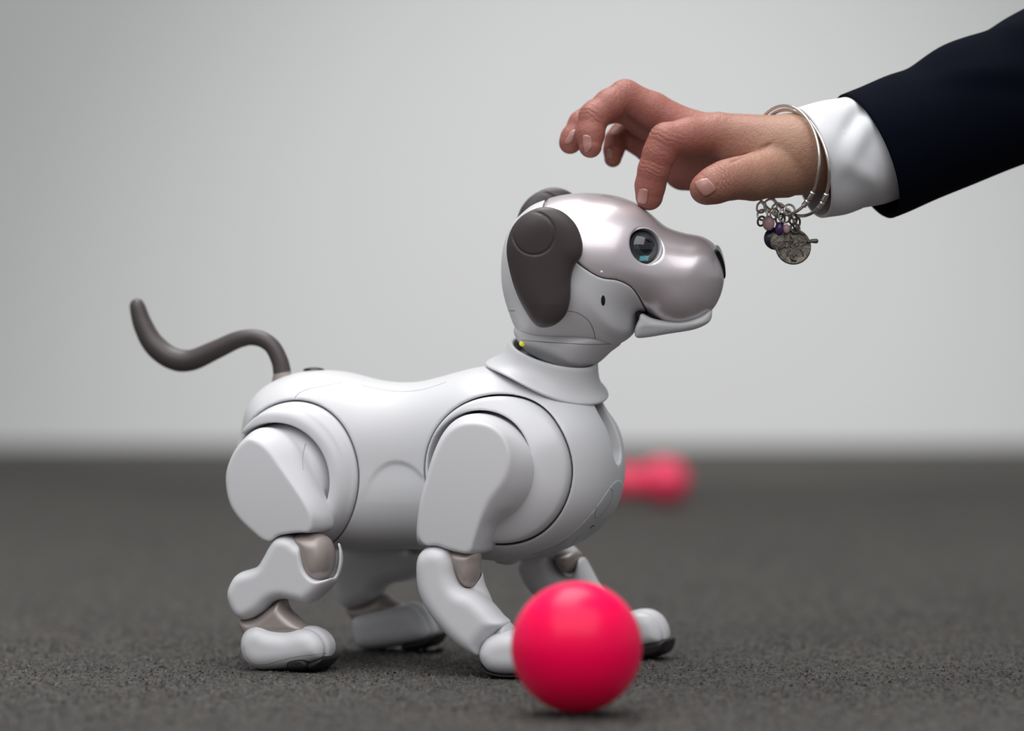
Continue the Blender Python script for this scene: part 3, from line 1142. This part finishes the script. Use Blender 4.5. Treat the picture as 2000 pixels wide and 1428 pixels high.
stud(head, 1178, 587, 4.2, 10.5, 1.6, M_GAP, 'microphone_slit', rot=8)
M_DOT = mat('white_gloss', (0.9, 0.9, 0.9), 0.3)
stud(mask, 1175, 531, 2.6, 2.4, 1.0, M_DOT, 'face_dot', head)  # small white dome set on the face mask
p = DF.world(np.array([*DF.U(613, 723, 0), 0])[[0, 2, 1]])
V, Fc = ellipsoid(Frame(p, DF.R), 6.2, 5.5, 1.6, 24, 12)
mk('back_camera', V, Fc, M_NOSE, dog)
p = DF.world(np.array([*DF.U(990, 1092, 0), 0])[[0, 2, 1]])
V, Fc = ellipsoid(Frame(p, DF.R), 7.5, 7.5, 3.2, 24, 12)
mk('belly_foot', V, Fc, M_WHITE, dog)
M_YEL = mat('yellow_lamp', (0.75, 0.72, 0.02), 0.2, coat=0.5)
M_YEL.node_tree.nodes['Principled BSDF'].inputs['Emission Color'].default_value = (0.8, 0.75, 0.05, 1)
M_YEL.node_tree.nodes['Principled BSDF'].inputs['Emission Strength'].default_value = 0.35
p = at_depth(1020, 671, CF0[1] - 0.017)
V, Fc = ellipsoid(Frame(p, np.eye(3)), 1.7, 1.7, 1.6, 20, 12)
mk('status_light', V, Fc, M_YEL, dog, 'small glowing yellow status light')

# grey centre panel of the chest
g = gridfor([TORSO], -34, 0, 0.75, sym=True)
sel = g.xs > DF.U(1040, 900, 0)[0]
g.xs = g.xs[sel]
g.X = g.xs[:, None, None]
wxp = np.full((len(g.xs), 1, 1), 52.0, np.float32)
gt = gridfor([TORSO], -66, 0, 0.75, sym=True)
xs_w = np.array([DF.U(u, 900, 0)[0] for u in (470, 560, 680, 760, 850, 960, 1080, 1220)])
wfull = blur1(np.interp(gt.xs, xs_w, [44, 50, 47.5, 43.5, 47, 53, 53, 48]).astype(np.float32), 12, 0)
wxp = np.interp(g.xs, gt.xs, wfull).astype(np.float32)[:, None, None]
dd = TORSO.sd(gt.xs, gt.zs, 3.0)[sel]
tf = inflate(dd, g.Y, 0, wxp, 43.0, 2.5)
zt = DF.U(1204, 936, 0)[1]
shp = np.sqrt((g.Y / 25.0) ** 2 + (np.maximum(g.Z - (zt - 30), 0) / 30.0) ** 2) * 25 - 25
F = smax(smax(tf - 0.3, shp, 0.6), -(tf + 3), 0.6)
F = np.maximum(F, DF.U(1062, 900, 0)[0] - g.X)
panel = build('chest_panel', g, F, M_GREY, dog)
seam([(1163, 977), (1156, 984), (1150, 994), (1147, 1001)], panel, r=0.0009, material=M_GAP, name='sensor_slot')
seam([(1188, 952), (1195, 957), (1196, 968), (1190, 985), (1180, 1000), (1170, 1010), (1163, 1012), (1162, 1005), (1166, 985), (1176, 965), (1188, 952)], panel, r=0.0002, name='button_ring')
seam([(1082, 1071), (1095, 1063), (1108, 1053)], panel, r=0.0002)
seam([(1098, 1076), (1115, 1066), (1133, 1046)], panel, r=0.0002)
seam([(1153, 1032), (1156, 1028), (1160, 1027)], panel, r=0.0005, material=M_GAP, name='printed_mark')
# insert in the chest slot
pts = []
for v in (800, 820, 840, 860, 880):
    u = np.interp(v, [800, 840, 880], [1170, 1184, 1190])
    q = DF.U(u, v, 0)
    pts.append(DF.world(np.array([q[0] - 8.5, 2.5, q[1]])))
V, Fc = tube(pts, 0.0055, 16)
mk('chest_slot_insert', V, Fc, M_SEAM, dog)

# ------------------------------------------------------------------ the reaching arm
q = HF.U(1252, 404, 0)
Y0 = HF.world(np.array([q[0], 0, q[1]]))[1]
AF = Frame(at_depth(1350, 300, Y0), np.eye(3))
person = make_empty('person', at_depth(1700, 300, Y0 + 0.03), 'arm in navy jacket and white cuff reaching in to touch the dog with a fingertip', 'person')


def J(u, v, dy=0.0):
    return AF.local(at_depth(u, v, Y0 + dy * 0.001))


def chain(X, Y, Z, pts, k=2.5):
    F = None
    for (a, ra), (b, rb) in zip(pts[:-1], pts[1:]):
        d = seg_d(X, Y, Z, a, b, ra, rb)
        F = d if F is None else smin(F, d, k)
    return F


INDEX = [(J(1402, 262, 4), 11.2), (J(1345, 266, -2), 9.8), (J(1301, 274, -5), 9.3), (J(1288, 300, -5), 8.8), (J(1277, 332, -4), 8.4), (J(1270, 362, -2), 8.0), (J(1268, 384, -1), 7.5)]
MIDDLE = [(J(1340, 252, 24), 11.0), (J(1275, 215, 24), 9.6), (J(1221, 187, 22), 8.6), (J(1190, 204, 18), 8.2), (J(1160, 228, 14), 8.0), (J(1153, 262, 11), 7.4), (J(1153, 286, 9), 6.3)]
RING = [(J(1315, 268, 42), 11.0), (J(1260, 235, 44), 9.6), (J(1212, 208, 42), 8.2), (J(1165, 222, 38), 7.8), (J(1137, 242, 34), 7.3), (J(1119, 270, 31), 6.6), (J(1113, 280, 30), 5.9)]
PINKY = [(J(1264, 284, 54), 9.0), (J(1245, 274, 56), 7.6), (J(1214, 262, 56), 6.4), (J(1203, 274, 53), 5.9), (J(1199, 292, 51), 5.5), (J(1197, 310, 50), 4.8)]
THUMB = [(J(1528, 330, -4), 16.0), (J(1470, 346, -19), 12.0), (J(1440, 348, -25), 10.6), (J(1415, 353, -29), 10.0), (J(1392, 363, -32), 9.2), (J(1376, 370, -33), 7.9)]


def hand_f(X, Y, Z):
    W1, W2 = J(1572, 303, -4), J(1568, 306, 20)
    palm = seg_d(X, Y, Z, J(1560, 298, 0), J(1402, 262, 5), 19.5, 11.4)
    palm = smin(palm, seg_d(X, Y, Z, J(1560, 298, 14), J(1335, 256, 25), 20.0, 11.0), 5)
    palm = smin(palm, seg_d(X, Y, Z, J(1545, 304, 16), J(1310, 272, 42), 17.0, 11.0), 5)
    palm = smin(palm, seg_d(X, Y, Z, J(1535, 312, 20), J(1283, 288, 54), 16.0, 9.5), 5)
    palm = smin(palm, seg_d(X, Y, Z, J(1510, 324, 24), J(1335, 332, 48), 16.0, 11.5), 6)
    arm = smin(seg_d(X, Y, Z, J(1556, 302, 2), J(1760, 262, 24), 19.5, 22.0), seg_d(X, Y, Z, J(1556, 304, 12), J(1760, 264, 34), 19.5, 22.0), 8)
    palm = smin(palm, arm, 8)
    web = seg_d(X, Y, Z, J(1500, 300, -4), J(1425, 296, 2), 10.0, 6.5)
    palm = smin(palm, web, 6)
    f = smin(palm, chain(X, Y, Z, INDEX), 3.5)
    others = np.minimum(np.minimum(chain(X, Y, Z, MIDDLE), chain(X, Y, Z, RING)), chain(X, Y, Z, PINKY))
    f = np.minimum(f, smin(palm, others, 4.0))
    th = chain(X, Y, Z, THUMB, 4.0)
    f = smin(f, smax(th, -1e3, 1), 2.2)
    return f


allp = np.array([p for c in (INDEX, MIDDLE, RING, PINKY, THUMB) for p, r in c] + [J(1690, 270, 20)])
lo, hi = allp.min(0) - 18, allp.max(0) + 18
lo[2] -= 8
hi[2] += 10
lo[1] -= 6
hi[1] += 6
g = Grid(lo, hi, 0.9)
F = hand_f(g.X, g.Y, g.Z)
V, Q = g.finish(F, 2)
V, Q = subdivide(V, Q)
hf1 = lambda P_: hand_f(P_[:, 0], P_[:, 1], P_[:, 2]).astype(np.float64)
V = laplace(V, Q, 0.5)
V = newton(V, hf1, 0.3, 0.5, 1)
V = laplace(V, Q, 0.5)
V = newton(V, hf1, 0.3, 0.5, 1)
# skin creases across the joints
gn_ = np.empty_like(V)
for a_ in range(3):
    e_ = np.zeros(3)
    e_[a_] = 0.4
    gn_[:, a_] = hf1(V + e_) - hf1(V - e_)
gn_ /= np.linalg.norm(gn_, axis=1)[:, None]
disp = np.zeros(len(V))


def crease(c, axis, dorsal, offs, amp=0.4, wd=0.42, reach=9.0, lim=0.15):
    global disp
    axis = np.array(axis, float) / np.linalg.norm(axis)
    dorsal = np.array(dorsal, float) / np.linalg.norm(dorsal)
    d = V - c
    sc = d @ axis
    wob = 0.5 * np.sin(d @ np.cross(axis, dorsal) * 0.7 + 1.3) + 0.25 * np.sin(d @ np.cross(axis, dorsal) * 1.9)
    rr = np.linalg.norm(d, axis=1)
    win = np.clip((gn_ @ dorsal - lim) * 3, 0, 1) * np.clip((reach * 1.5 - rr) / 3, 0, 1)
    for k_, (o_, a__) in enumerate(offs):
        disp -= amp * a__ * win * np.exp(-((sc - o_ + wob * (0.6 + 0.2 * k_)) / wd) ** 2)


CAMD = np.array([0, -1.0, 0])
ax1 = INDEX[4][0] - INDEX[2][0]
crease(J(1290, 272, -12), ax1, (-0.8, -0.7, 0.2), [(-6.5, .6), (-3.8, .8), (-1.2, 1.2), (1.6, .7), (4.5, .5), (7.5, .4)], 0.24, 0.36)
ax2 = INDEX[5][0] - INDEX[3][0]
crease(J(1276, 328, -10), ax2, (-0.8, -0.7, 0), [(-3.2, .7), (-0.8, .8), (1.4, 1.2), (3.4, .5)], 0.24, 0.36)
ax3 = MIDDLE[5][0] - MIDDLE[3][0]
crease(J(1155, 222, 8), ax3, (-0.6, -0.8, 0.2), [(-3.0, .6), (0, 1.1), (2.4, .7)], 0.24)
crease(J(1213, 176, 16), MIDDLE[3][0] - MIDDLE[1][0], (-0.3, -0.6, 0.8), [(-3, .6), (0, .9), (3, .7)], 0.2)
ax4 = THUMB[4][0] - THUMB[2][0]
crease(J(1415, 340, -40), ax4, (0, -0.8, 0.5), [(-5, .5), (-2.6, .8), (-0.4, 1.3), (2.0, .9), (4.2, .6)], 0.3, reach=11)
# fold of skin between thumb and index base
fc, fd = J(1465, 300, -14), J(1506, 276, -14) - J(1430, 312, -14)
fd /= np.linalg.norm(fd)
fn_ = np.cross(fd, CAMD)
d_ = V - fc
win = np.clip((15 - np.abs(d_ @ fd)) / 5, 0, 1) * np.clip(-gn_[:, 1] * 2, 0, 1)
disp -= 0.9 * win * np.exp(-((d_ @ fn_) / 0.9) ** 2)
for k_ in range(6):                               # fine tendon wrinkles on the back of the thumb web
    off = J(1440 + 9 * k_, 268 + 4 * k_, -10)
    dv = J(1452 + 9 * k_, 250 + 4 * k_, -10) - J(1430 + 9 * k_, 290 + 4 * k_, -10)
    dv /= np.linalg.norm(dv)
    pv = np.cross(dv, CAMD)
    d_ = V - off
    win = np.clip((9 - np.abs(d_ @ dv)) / 4, 0, 1) * np.clip(-gn_[:, 1] * 2, 0, 1)
    disp -= 0.09 * (0.6 + 0.8 * (k_ % 3 == 1)) * win * np.exp(-((d_ @ pv) / 0.7) ** 2)
V = V + gn_ * disp[:, None]


def skin_material():
    m = mat('skin', (0.40, 0.165, 0.115), 0.46, spec=0.4, sss=0.25, sss_r=(1.0, 0.35, 0.2), sss_s=0.004)
    nt = m.node_tree
    b = nt.nodes['Principled BSDF']
    tc = nt.nodes.new('ShaderNodeTexCoord')
    n = nt.nodes.new('ShaderNodeTexNoise')
    n.inputs['Scale'].default_value = 55
    n.inputs['Detail'].default_value = 5
    nt.links.new(tc.outputs['Object'], n.inputs['Vector'])
    at = nt.nodes.new('ShaderNodeAttribute')
    at.attribute_name = 'redness'
    ad = nt.nodes.new('ShaderNodeMath')
    ad.operation = 'MULTIPLY_ADD'
    ad.inputs[1].default_value = 0.35
    nt.links.new(n.outputs['Fac'], ad.inputs[0])
    nt.links.new(at.outputs['Fac'], ad.inputs[2])
    cr = nt.nodes.new('ShaderNodeValToRGB')
    e = cr.color_ramp.elements
    e[0].position, e[0].color = 0.10, (0.36, 0.20, 0.13, 1)
    e[1].position, e[1].color = 0.95, (0.34, 0.120, 0.092, 1)
    nt.links.new(ad.outputs[0], cr.inputs['Fac'])
    nt.links.new(cr.outputs['Color'], b.inputs['Base Color'])
    v = nt.nodes.new('ShaderNodeTexVoronoi')
    v.feature = 'DISTANCE_TO_EDGE'
    v.inputs['Scale'].default_value = 900
    n2 = nt.nodes.new('ShaderNodeTexNoise')
    n2.inputs['Scale'].default_value = 420
    n2.inputs['Detail'].default_value = 4
    nt.links.new(tc.outputs['Object'], v.inputs['Vector'])
    nt.links.new(tc.outputs['Object'], n2.inputs['Vector'])
    mm = nt.nodes.new('ShaderNodeMath')
    mm.operation = 'MULTIPLY_ADD'
    mm.inputs[1].default_value = 0.6
    nt.links.new(v.outputs['Distance'], mm.inputs[0])
    nt.links.new(n2.outputs['Fac'], mm.inputs[2])
    bp = nt.nodes.new('ShaderNodeBump')
    bp.inputs['Strength'].default_value = 0.8
    bp.inputs['Distance'].default_value = 0.0005
    nt.links.new(mm.outputs[0], bp.inputs['Height'])
    nt.links.new(bp.outputs['Normal'], b.inputs['Normal'])
    return m


M_SKIN = skin_material()
HW = AF.world(V)
hand = mk('hand', HW, Q, M_SKIN, person, 'bare hand with extended index finger')
red = np.clip((J(1520, 0)[0] - V[:, 0]) / (J(1520, 0)[0] - J(1330, 0)[0]), 0, 1) * 0.75
at_ = hand.data.attributes.new('redness', 'FLOAT', 'POINT')
if len(hand.data.vertices) == len(red):
    at_.data.foreach_set('value', red.astype(np.float32))
M_NAIL = mat('fingernail', (0.42, 0.205, 0.17), 0.28, spec=0.5, coat=0.2)


def nail(c4, n=9):
    """nail plate laid on the fingertip; c4 = pixel corners, root pair first then tip pair"""
    a, b, c, d = [np.array(p, float) for p in c4]     # a-b root edge, c-d tip edge (c under b)
    top, bot = [], []
    for i in range(n):
        t = i / (n - 1)
        for k in range(n):
            s_ = k / (n - 1)
            x = 2 * s_ - 1
            y = 2 * t - 1
            x2 = x * math.sqrt(1 - 0.28 * y * y)
            y2 = y * math.sqrt(1 - 0.28 * x * x)
            ss, tt = (x2 + 1) / 2, (y2 + 1) / 2
            px = (a * (1 - ss) + b * ss) * (1 - tt) + (d * (1 - ss) + c * ss) * tt
            p, nn = hit(hand, *px)
            if p is None:
                return None
            top.append(p + nn * 0.00035)
            bot.append(p - nn * 0.0006)
    V = np.array(top + bot)
    Fc = []
    N = n * n
    for i in range(n - 1):
        for k in range(n - 1):
            q = i * n + k
            Fc.append((q, q + 1, q + n + 1, q + n))
            Fc.append((N + q, N + q + n, N + q + n + 1, N + q + 1))
    rim = [k for k in range(n)] + [i * n + n - 1 for i in range(1, n)] + [N - 2 - k for k in range(n - 1)] + [(n - 2 - i) * n for i in range(n - 2)]
    for x, y in zip(rim, rim[1:] + rim[:1]):
        Fc.append((y, x, N + x, N + y))
    o = mk('fingernail', V, Fc, M_NAIL, hand)
    o.data.flip_normals() if False else None
    return o


nail([(1247.5, 368), (1267, 369), (1263, 401), (1244.5, 397)])
nail([(1137, 262), (1155, 265), (1157, 289), (1141, 301)])
nail([(1402, 371), (1382, 346), (1353, 356), (1376, 388)])
nail([(1114, 256), (1126, 252), (1117, 279), (1101, 283)])
nail([(1186, 290), (1197, 292), (1196, 310), (1187, 310)])


def cloth_tube(name, keys, material, parent, disp, seg=120, rows=60, thick=1.6, lip=14.0, closed_end=False, label=None):
    """sleeve through (u, v, dy, rx, rz) keys; disp(t, phi) in mm; turned-in lip at the first end"""
    C = np.array([at_depth(u, v, Y0 + dy * 0.001) for u, v, dy, a, b in keys])
    C = spline(C, 12, False)
    Rr = spline(np.array([(a, b) for u, v, dy, a, b in keys], float), 12, False)
    L = np.concatenate([[0], np.cumsum(np.linalg.norm(np.diff(C, axis=0), axis=1))])
    tt = np.linspace(0, L[-1], rows)
    C = np.stack([np.interp(tt, L, C[:, k]) for k in range(3)], 1)
    Rr = np.stack([np.interp(tt, L, Rr[:, k]) for k in range(2)], 1)
    T = np.gradient(C, axis=0)
    T /= np.linalg.norm(T, axis=1)[:, None]
    ph = np.linspace(0, 2 * np.pi, seg, endpoint=False)
    Vs = []

    def ringat(i, shrink, shift=0.0):
        t = T[i]
        n1 = np.array([0, 0, 1.0]) - t * t[2]
        n1 /= np.linalg.norm(n1)
        n2 = np.cross(n1, t)
        dd_ = disp(tt[i] * 1000, ph)
        ra = (Rr[i, 0] + dd_ - shrink) * 0.001
        rb = (Rr[i, 1] + dd_ - shrink) * 0.001
        return C[i] + t * shift * 0.001 + (np.sin(ph) * rb)[:, None] * n1 + (np.cos(ph) * ra)[:, None] * n2
    Vs.append(ringat(0, thick, lip))
    Vs.append(ringat(0, thick, 0.8))
    Vs.append(ringat(0, thick * 0.75, 0.15))
    Vs.append(ringat(0, thick * 0.3, 0.1))
    for i in range(rows):
        Vs.append(ringat(i, 0, 0.6 if i == 0 else 0))
    if closed_end:
        Vs.append(ringat(rows - 1, Rr[-1].min() - 2))
    m = len(Vs)
    V = np.concatenate(Vs)
    i, k = np.meshgrid(np.arange(m - 1), np.arange(seg), indexing='ij')
    k2 = (k + 1) % seg
    Fq = np.stack([i * seg + k, (i + 1) * seg + k, (i + 1) * seg + k2, i * seg + k2], -1).reshape(-1, 4)
    return mk(name, V, Fq, material, parent, label)


def fabric(name, color, scale, rough=0.85, sheen=0.0, bump=0.25):
    m = mat(name, color, rough, spec=0.06, sheen=sheen)
    nt = m.node_tree
    b = nt.nodes['Principled BSDF']
    tc = nt.nodes.new('ShaderNodeTexCoord')
    hs = []
    for ax_ in ('X', 'Z'):
        wv = nt.nodes.new('ShaderNodeTexWave')
        wv.bands_direction = ax_
        wv.inputs['Scale'].default_value = scale
        wv.inputs['Distortion'].default_value = 0.6
        nt.links.new(tc.outputs['Object'], wv.inputs['Vector'])
        hs.append(wv)
    ml = nt.nodes.new('ShaderNodeMath')
    ml.operation = 'MULTIPLY'
    nt.links.new(hs[0].outputs['Fac'], ml.inputs[0])
    nt.links.new(hs[1].outputs['Fac'], ml.inputs[1])
    bp = nt.nodes.new('ShaderNodeBump')
    bp.inputs['Strength'].default_value = bump
    bp.inputs['Distance'].default_value = 0.0004
    nt.links.new(ml.outputs[0], bp.inputs['Height'])
    nt.links.new(bp.outputs['Normal'], b.inputs['Normal'])
    return m


M_CUFF = fabric('white_shirt_cotton', (0.66, 0.66, 0.68), 500, 0.8, bump=0.12)
M_SLEEVE = fabric('navy_wool', (0.0022, 0.0030, 0.0075), 450, 0.95)


def fold(t, ph, t0, p0, dt, dp, amp, skew=0.0):
    a_ = (ph - p0 - skew * (t - t0) + np.pi) % (2 * np.pi) - np.pi
    return amp * np.exp(-((t - t0) / dt) ** 2) * np.exp(-(a_ / dp) ** 2)


NEARP = 0.0   # phi=0 direction resolved below: cos(phi) axis points along n2
def cuff_disp(t, ph):
    # n2 = n1 x t: n1 up, t to the right/away -> n2 points away from the camera, so the near side is phi = pi
    d = 0.5 * np.sin(ph * 3 + t * 0.09) + 0.35 * np.sin(ph * 5 - t * 0.15)
    d = d + fold(t, ph, 24, math.pi - 0.75, 13, 0.16, -2.2, -0.030)
    d = d + fold(t, ph, 24, math.pi - 0.35, 16, 0.22, 1.6, -0.030)
    d = d + fold(t, ph, 18, math.pi + 0.35, 12, 0.2, 1.0, 0.02)
    return d * 1.5 * min(1.0, max(0.0, (36.0 - t) / 10.0))


def sleeve_disp(t, ph):
    d = 0.7 * np.sin(ph * 2 + t * 0.03) + 0.5 * np.sin(ph * 3 - t * 0.05)
    d = d + fold(t, ph, 42, 1.7, 9, 0.9, -1.6) + fold(t, ph, 66, 1.8, 12, 0.9, 1.8) + fold(t, ph, 92, 1.7, 10, 0.8, -1.6)
    d = d + fold(t, ph, 70, math.pi - 0.5, 30, 0.22, 1.8, 0.012) + fold(t, ph, 85, math.pi - 0.1, 30, 0.2, -1.5, 0.014)
    d = d + fold(t, ph, 105, math.pi - 0.9, 22, 0.3, 2.0, 0.02)
    return d * min(1.0, t / 14.0)


def dyu(u):
    return 8 + 0.25 * (u - 1560) * 0.285


cloth_tube('shirt_cuff', [(1580, 318, dyu(1580), 32, 31), (1620, 308, dyu(1620), 33.5, 31.5), (1660, 300, dyu(1660), 32.5, 31.0), (1701, 293, dyu(1701), 31.5, 30.5), (1780, 268, dyu(1780), 30, 29)],
           M_CUFF, person, cuff_disp, label='white shirt cuff')
cloth_tube('jacket_sleeve', [(1692, 306, dyu(1692), 38, 36.8), (1770, 273, dyu(1770), 38, 37.2), (1850, 240, dyu(1850), 39, 38.2), (1930, 204, dyu(1930), 40, 39), (2010, 168, dyu(2010), 41, 40),
                            (2170, 95, dyu(2170), 44, 43), (2400, -10, dyu(2400), 50, 49), (2620, -130, dyu(2620), 56, 55), (2760, -330, dyu(2760), 60, 58), (2820, -600, dyu(2820), 64, 62),
                            (2840, -900, dyu(2840), 70, 68)],
           M_SLEEVE, person, sleeve_disp, rows=200, closed_end=True, label='dark navy jacket sleeve')

# ------------------------------------------------------------------ bangles and charms on the wrist
M_SILVER = mat('polished_silver', (0.72, 0.69, 0.64), 0.22, metal=1.0)
M_OLDSILVER = mat('tarnished_silver', (0.15, 0.13, 0.112), 0.45, metal=0.8, noise=0.75, nscale=600, bump=1.0, bscale=700)
M_PINKB = mat('pale_pink_bead', (0.42, 0.26, 0.28), 0.35)
M_PURPLE = mat('purple_bead', (0.05, 0.015, 0.10), 0.25)
M_NAVYB = mat('navy_enamel', (0.01, 0.013, 0.04), 0.25)


def bangle(u, v, dy, r, hx, tiltx, rt, label, sag=0.0):
    c = at_depth(u, v, Y0 + dy * 0.001)
    root = make_empty('bangle', c, label, 'bracelet')
    H = np.array([hx, -math.sqrt(1 - hx * hx), 0])
    Zv = np.array([tiltx, 0.1, 1.0])
    Zv /= np.linalg.norm(Zv)
    a = np.linspace(0, 2 * np.pi, 120, endpoint=False)
    pts = c + 0.001 * (1.12 * r * np.sin(a)[:, None] * H + r * np.cos(a)[:, None] * Zv)
    seg = 12
    N = np.cross(H, Zv)
    N /= np.linalg.norm(N)
    V = []
    for p, aa in zip(pts, a):
        ro = (p - c) / np.linalg.norm(p - c)
        for k in range(seg):
            b_ = 2 * np.pi * k / seg
            V.append(p + rt * 0.001 * (math.cos(b_) * ro + math.sin(b_) * N))
    n = len(a)
    Fc = [(i * seg + k, i * seg + (k + 1) % seg, ((i + 1) % n) * seg + (k + 1) % seg, ((i + 1) % n) * seg + k) for i in range(n) for k in range(seg)]
    mk('band', np.array(V), Fc, M_SILVER, root)
    # wound wire near the clasp
    for k0 in (0.37, 0.40):
        q = pts[int(k0 * n)]
        t_ = pts[int(k0 * n) + 1] - q
        t_ /= np.linalg.norm(t_)
        fr = dir_frame(q, t_)
        V, Fc = lathe(fr, [(rt * 0.5, -2.6), (rt + 0.55, -2.4), (rt + 0.7, -1.2), (rt + 0.45, -0.6), (rt + 0.7, 0.2), (rt + 0.45, 0.9), (rt + 0.7, 1.6), (rt + 0.5, 2.4), (rt * 0.5, 2.6)], 16)
        mk('wire_wrap', V, Fc, M_SILVER, root)
    return root


b1 = bangle(1531, 313, 3, 30.0, 0.50, -0.02, 0.85, 'silver bangle around the wrist nearest the thumb, hung with charms')
b2 = bangle(1549, 318, 5, 29.6, 0.50, -0.16, 0.95, 'plain silver bangle around the wrist lying against the white cuff')


def torus(c, n, R_, r_, material, name, parent, seg=32):
    fr = dir_frame(c, n)
    pr = [(R_ + r_ * math.cos(x), r_ * math.sin(x)) for x in np.linspace(0, 2 * np.pi, 10, endpoint=False)]
    V, Fc = lathe(fr, pr, seg, closed=True)
    return mk(name, V, Fc, material, parent)


def px3(u, v, dy):
    return at_depth(u, v, Y0 + dy * 0.001)


CH = -2
VIEW = np.array([0.12, -1, 0.1])
# round medallion with raised rim and branching relief
fr = dir_frame(px3(1549, 482, CH), VIEW)
V, Fc = lathe(fr, [(0.01, -0.9), (9.3, -0.9), (9.8, -0.5), (9.9, 0.3), (9.6, 0.9), (8.9, 1.0), (8.5, 0.5), (6.0, 0.55), (0.01, 0.8)], 56)
med = mk('medallion', V, Fc, M_OLDSILVER, b1, 'round tarnished medallion')
rr_ = random.Random(4)
for k_ in range(26):                                    # tangled branches of a tree in relief
    a0, l0 = rr_.uniform(0, 360), rr_.uniform(2.0, 5.0)
    r0 = rr_.uniform(0.5, 5.0)
    p0 = np.array([r0 * math.cos(RAD(a0)), r0 * math.sin(RAD(a0)), 0.7])
    a1 = a0 + rr_.uniform(-70, 70)
    p1 = p0 + np.array([l0 * 0.5 * math.cos(RAD(a1)), l0 * 0.5 * math.sin(RAD(a1)), 0.2])
    a2 = a1 + rr_.uniform(-60, 60)
    p2 = p1 + np.array([l0 * 0.5 * math.cos(RAD(a2)), l0 * 0.5 * math.sin(RAD(a2)), -0.1])
    if np.hypot(p2[0], p2[1]) > 8.2:
        continue
    V, Fc = tube(spline(fr.world(np.array([p0, p1, p2])), 5, False), 0.0005, 6)
    mk('relief_branch', V, Fc, M_OLDSILVER, med)
fr = dir_frame(px3(1514, 466, CH + 3), VIEW)
V, Fc = lathe(fr, [(0.01, -0.7), (5.9, -0.7), (6.3, 0), (5.9, 0.7), (0.01, 0.9)], 36)
mk('enamel_charm', V, Fc, M_NAVYB, b1, 'navy enamel charm')
V, Fc = ellipsoid(dir_frame(px3(1501, 436, CH), VIEW), 3.4, 4.2, 2.6, 24, 14)
mk('bead', V, Fc, M_PINKB, b1, 'pale pink bead')
V, Fc = ellipsoid(dir_frame(px3(1522, 447, CH - 1), VIEW), 2.4, 3.8, 2.2, 24, 14)
mk('bead', V, Fc, M_PURPLE, b1, 'dark purple bead')
V, Fc = ellipsoid(dir_frame(px3(1536, 447, CH - 1), VIEW), 2.1, 2.6, 1.6, 20, 12)
mk('bead', V, Fc, M_PINKB, b1)
V, Fc = ellipsoid(dir_frame(px3(1520, 472, CH - 1), VIEW), 4.6, 5.2, 1.0, 24, 12)
mk('leaf_charm', V, Fc, M_OLDSILVER, b1)
for (u, v, rr, nx) in ((1487, 405, 3.0, 0.6), (1489, 420, 2.8, -0.4), (1505, 402, 3.6, 0.2), (1487, 432, 2.6, 0.8), (1520, 410, 3.6, 0.1), (1533, 421, 3.8, 0.3), (1538, 432, 3.4, -0.3), (1549, 428, 3.0, 0.9), (1556, 436, 3.0, 1.2), (1512, 418, 3.0, 0.9), (1542, 411, 3.2, 0.4), (1524, 428, 3.0, 0.6), (1553, 446, 2.6, 0.4)):
    torus(px3(u, v, CH), (nx, -1, 0.35 * math.sin(u)), rr, 0.6, M_SILVER if v < 428 else M_OLDSILVER, 'link', b1, 24)
V, Fc = tube([px3(1578, 472, CH), px3(1586, 471, CH), px3(1594, 471, CH)], [0.0008, 0.0011, 0.0013], 12)
mk('bar_charm', V, Fc, M_OLDSILVER, b1)
V, Fc = tube([px3(1556, 440, CH), px3(1558, 452, CH)], 0.0008, 10)
mk('bail', V, Fc, M_OLDSILVER, b1)
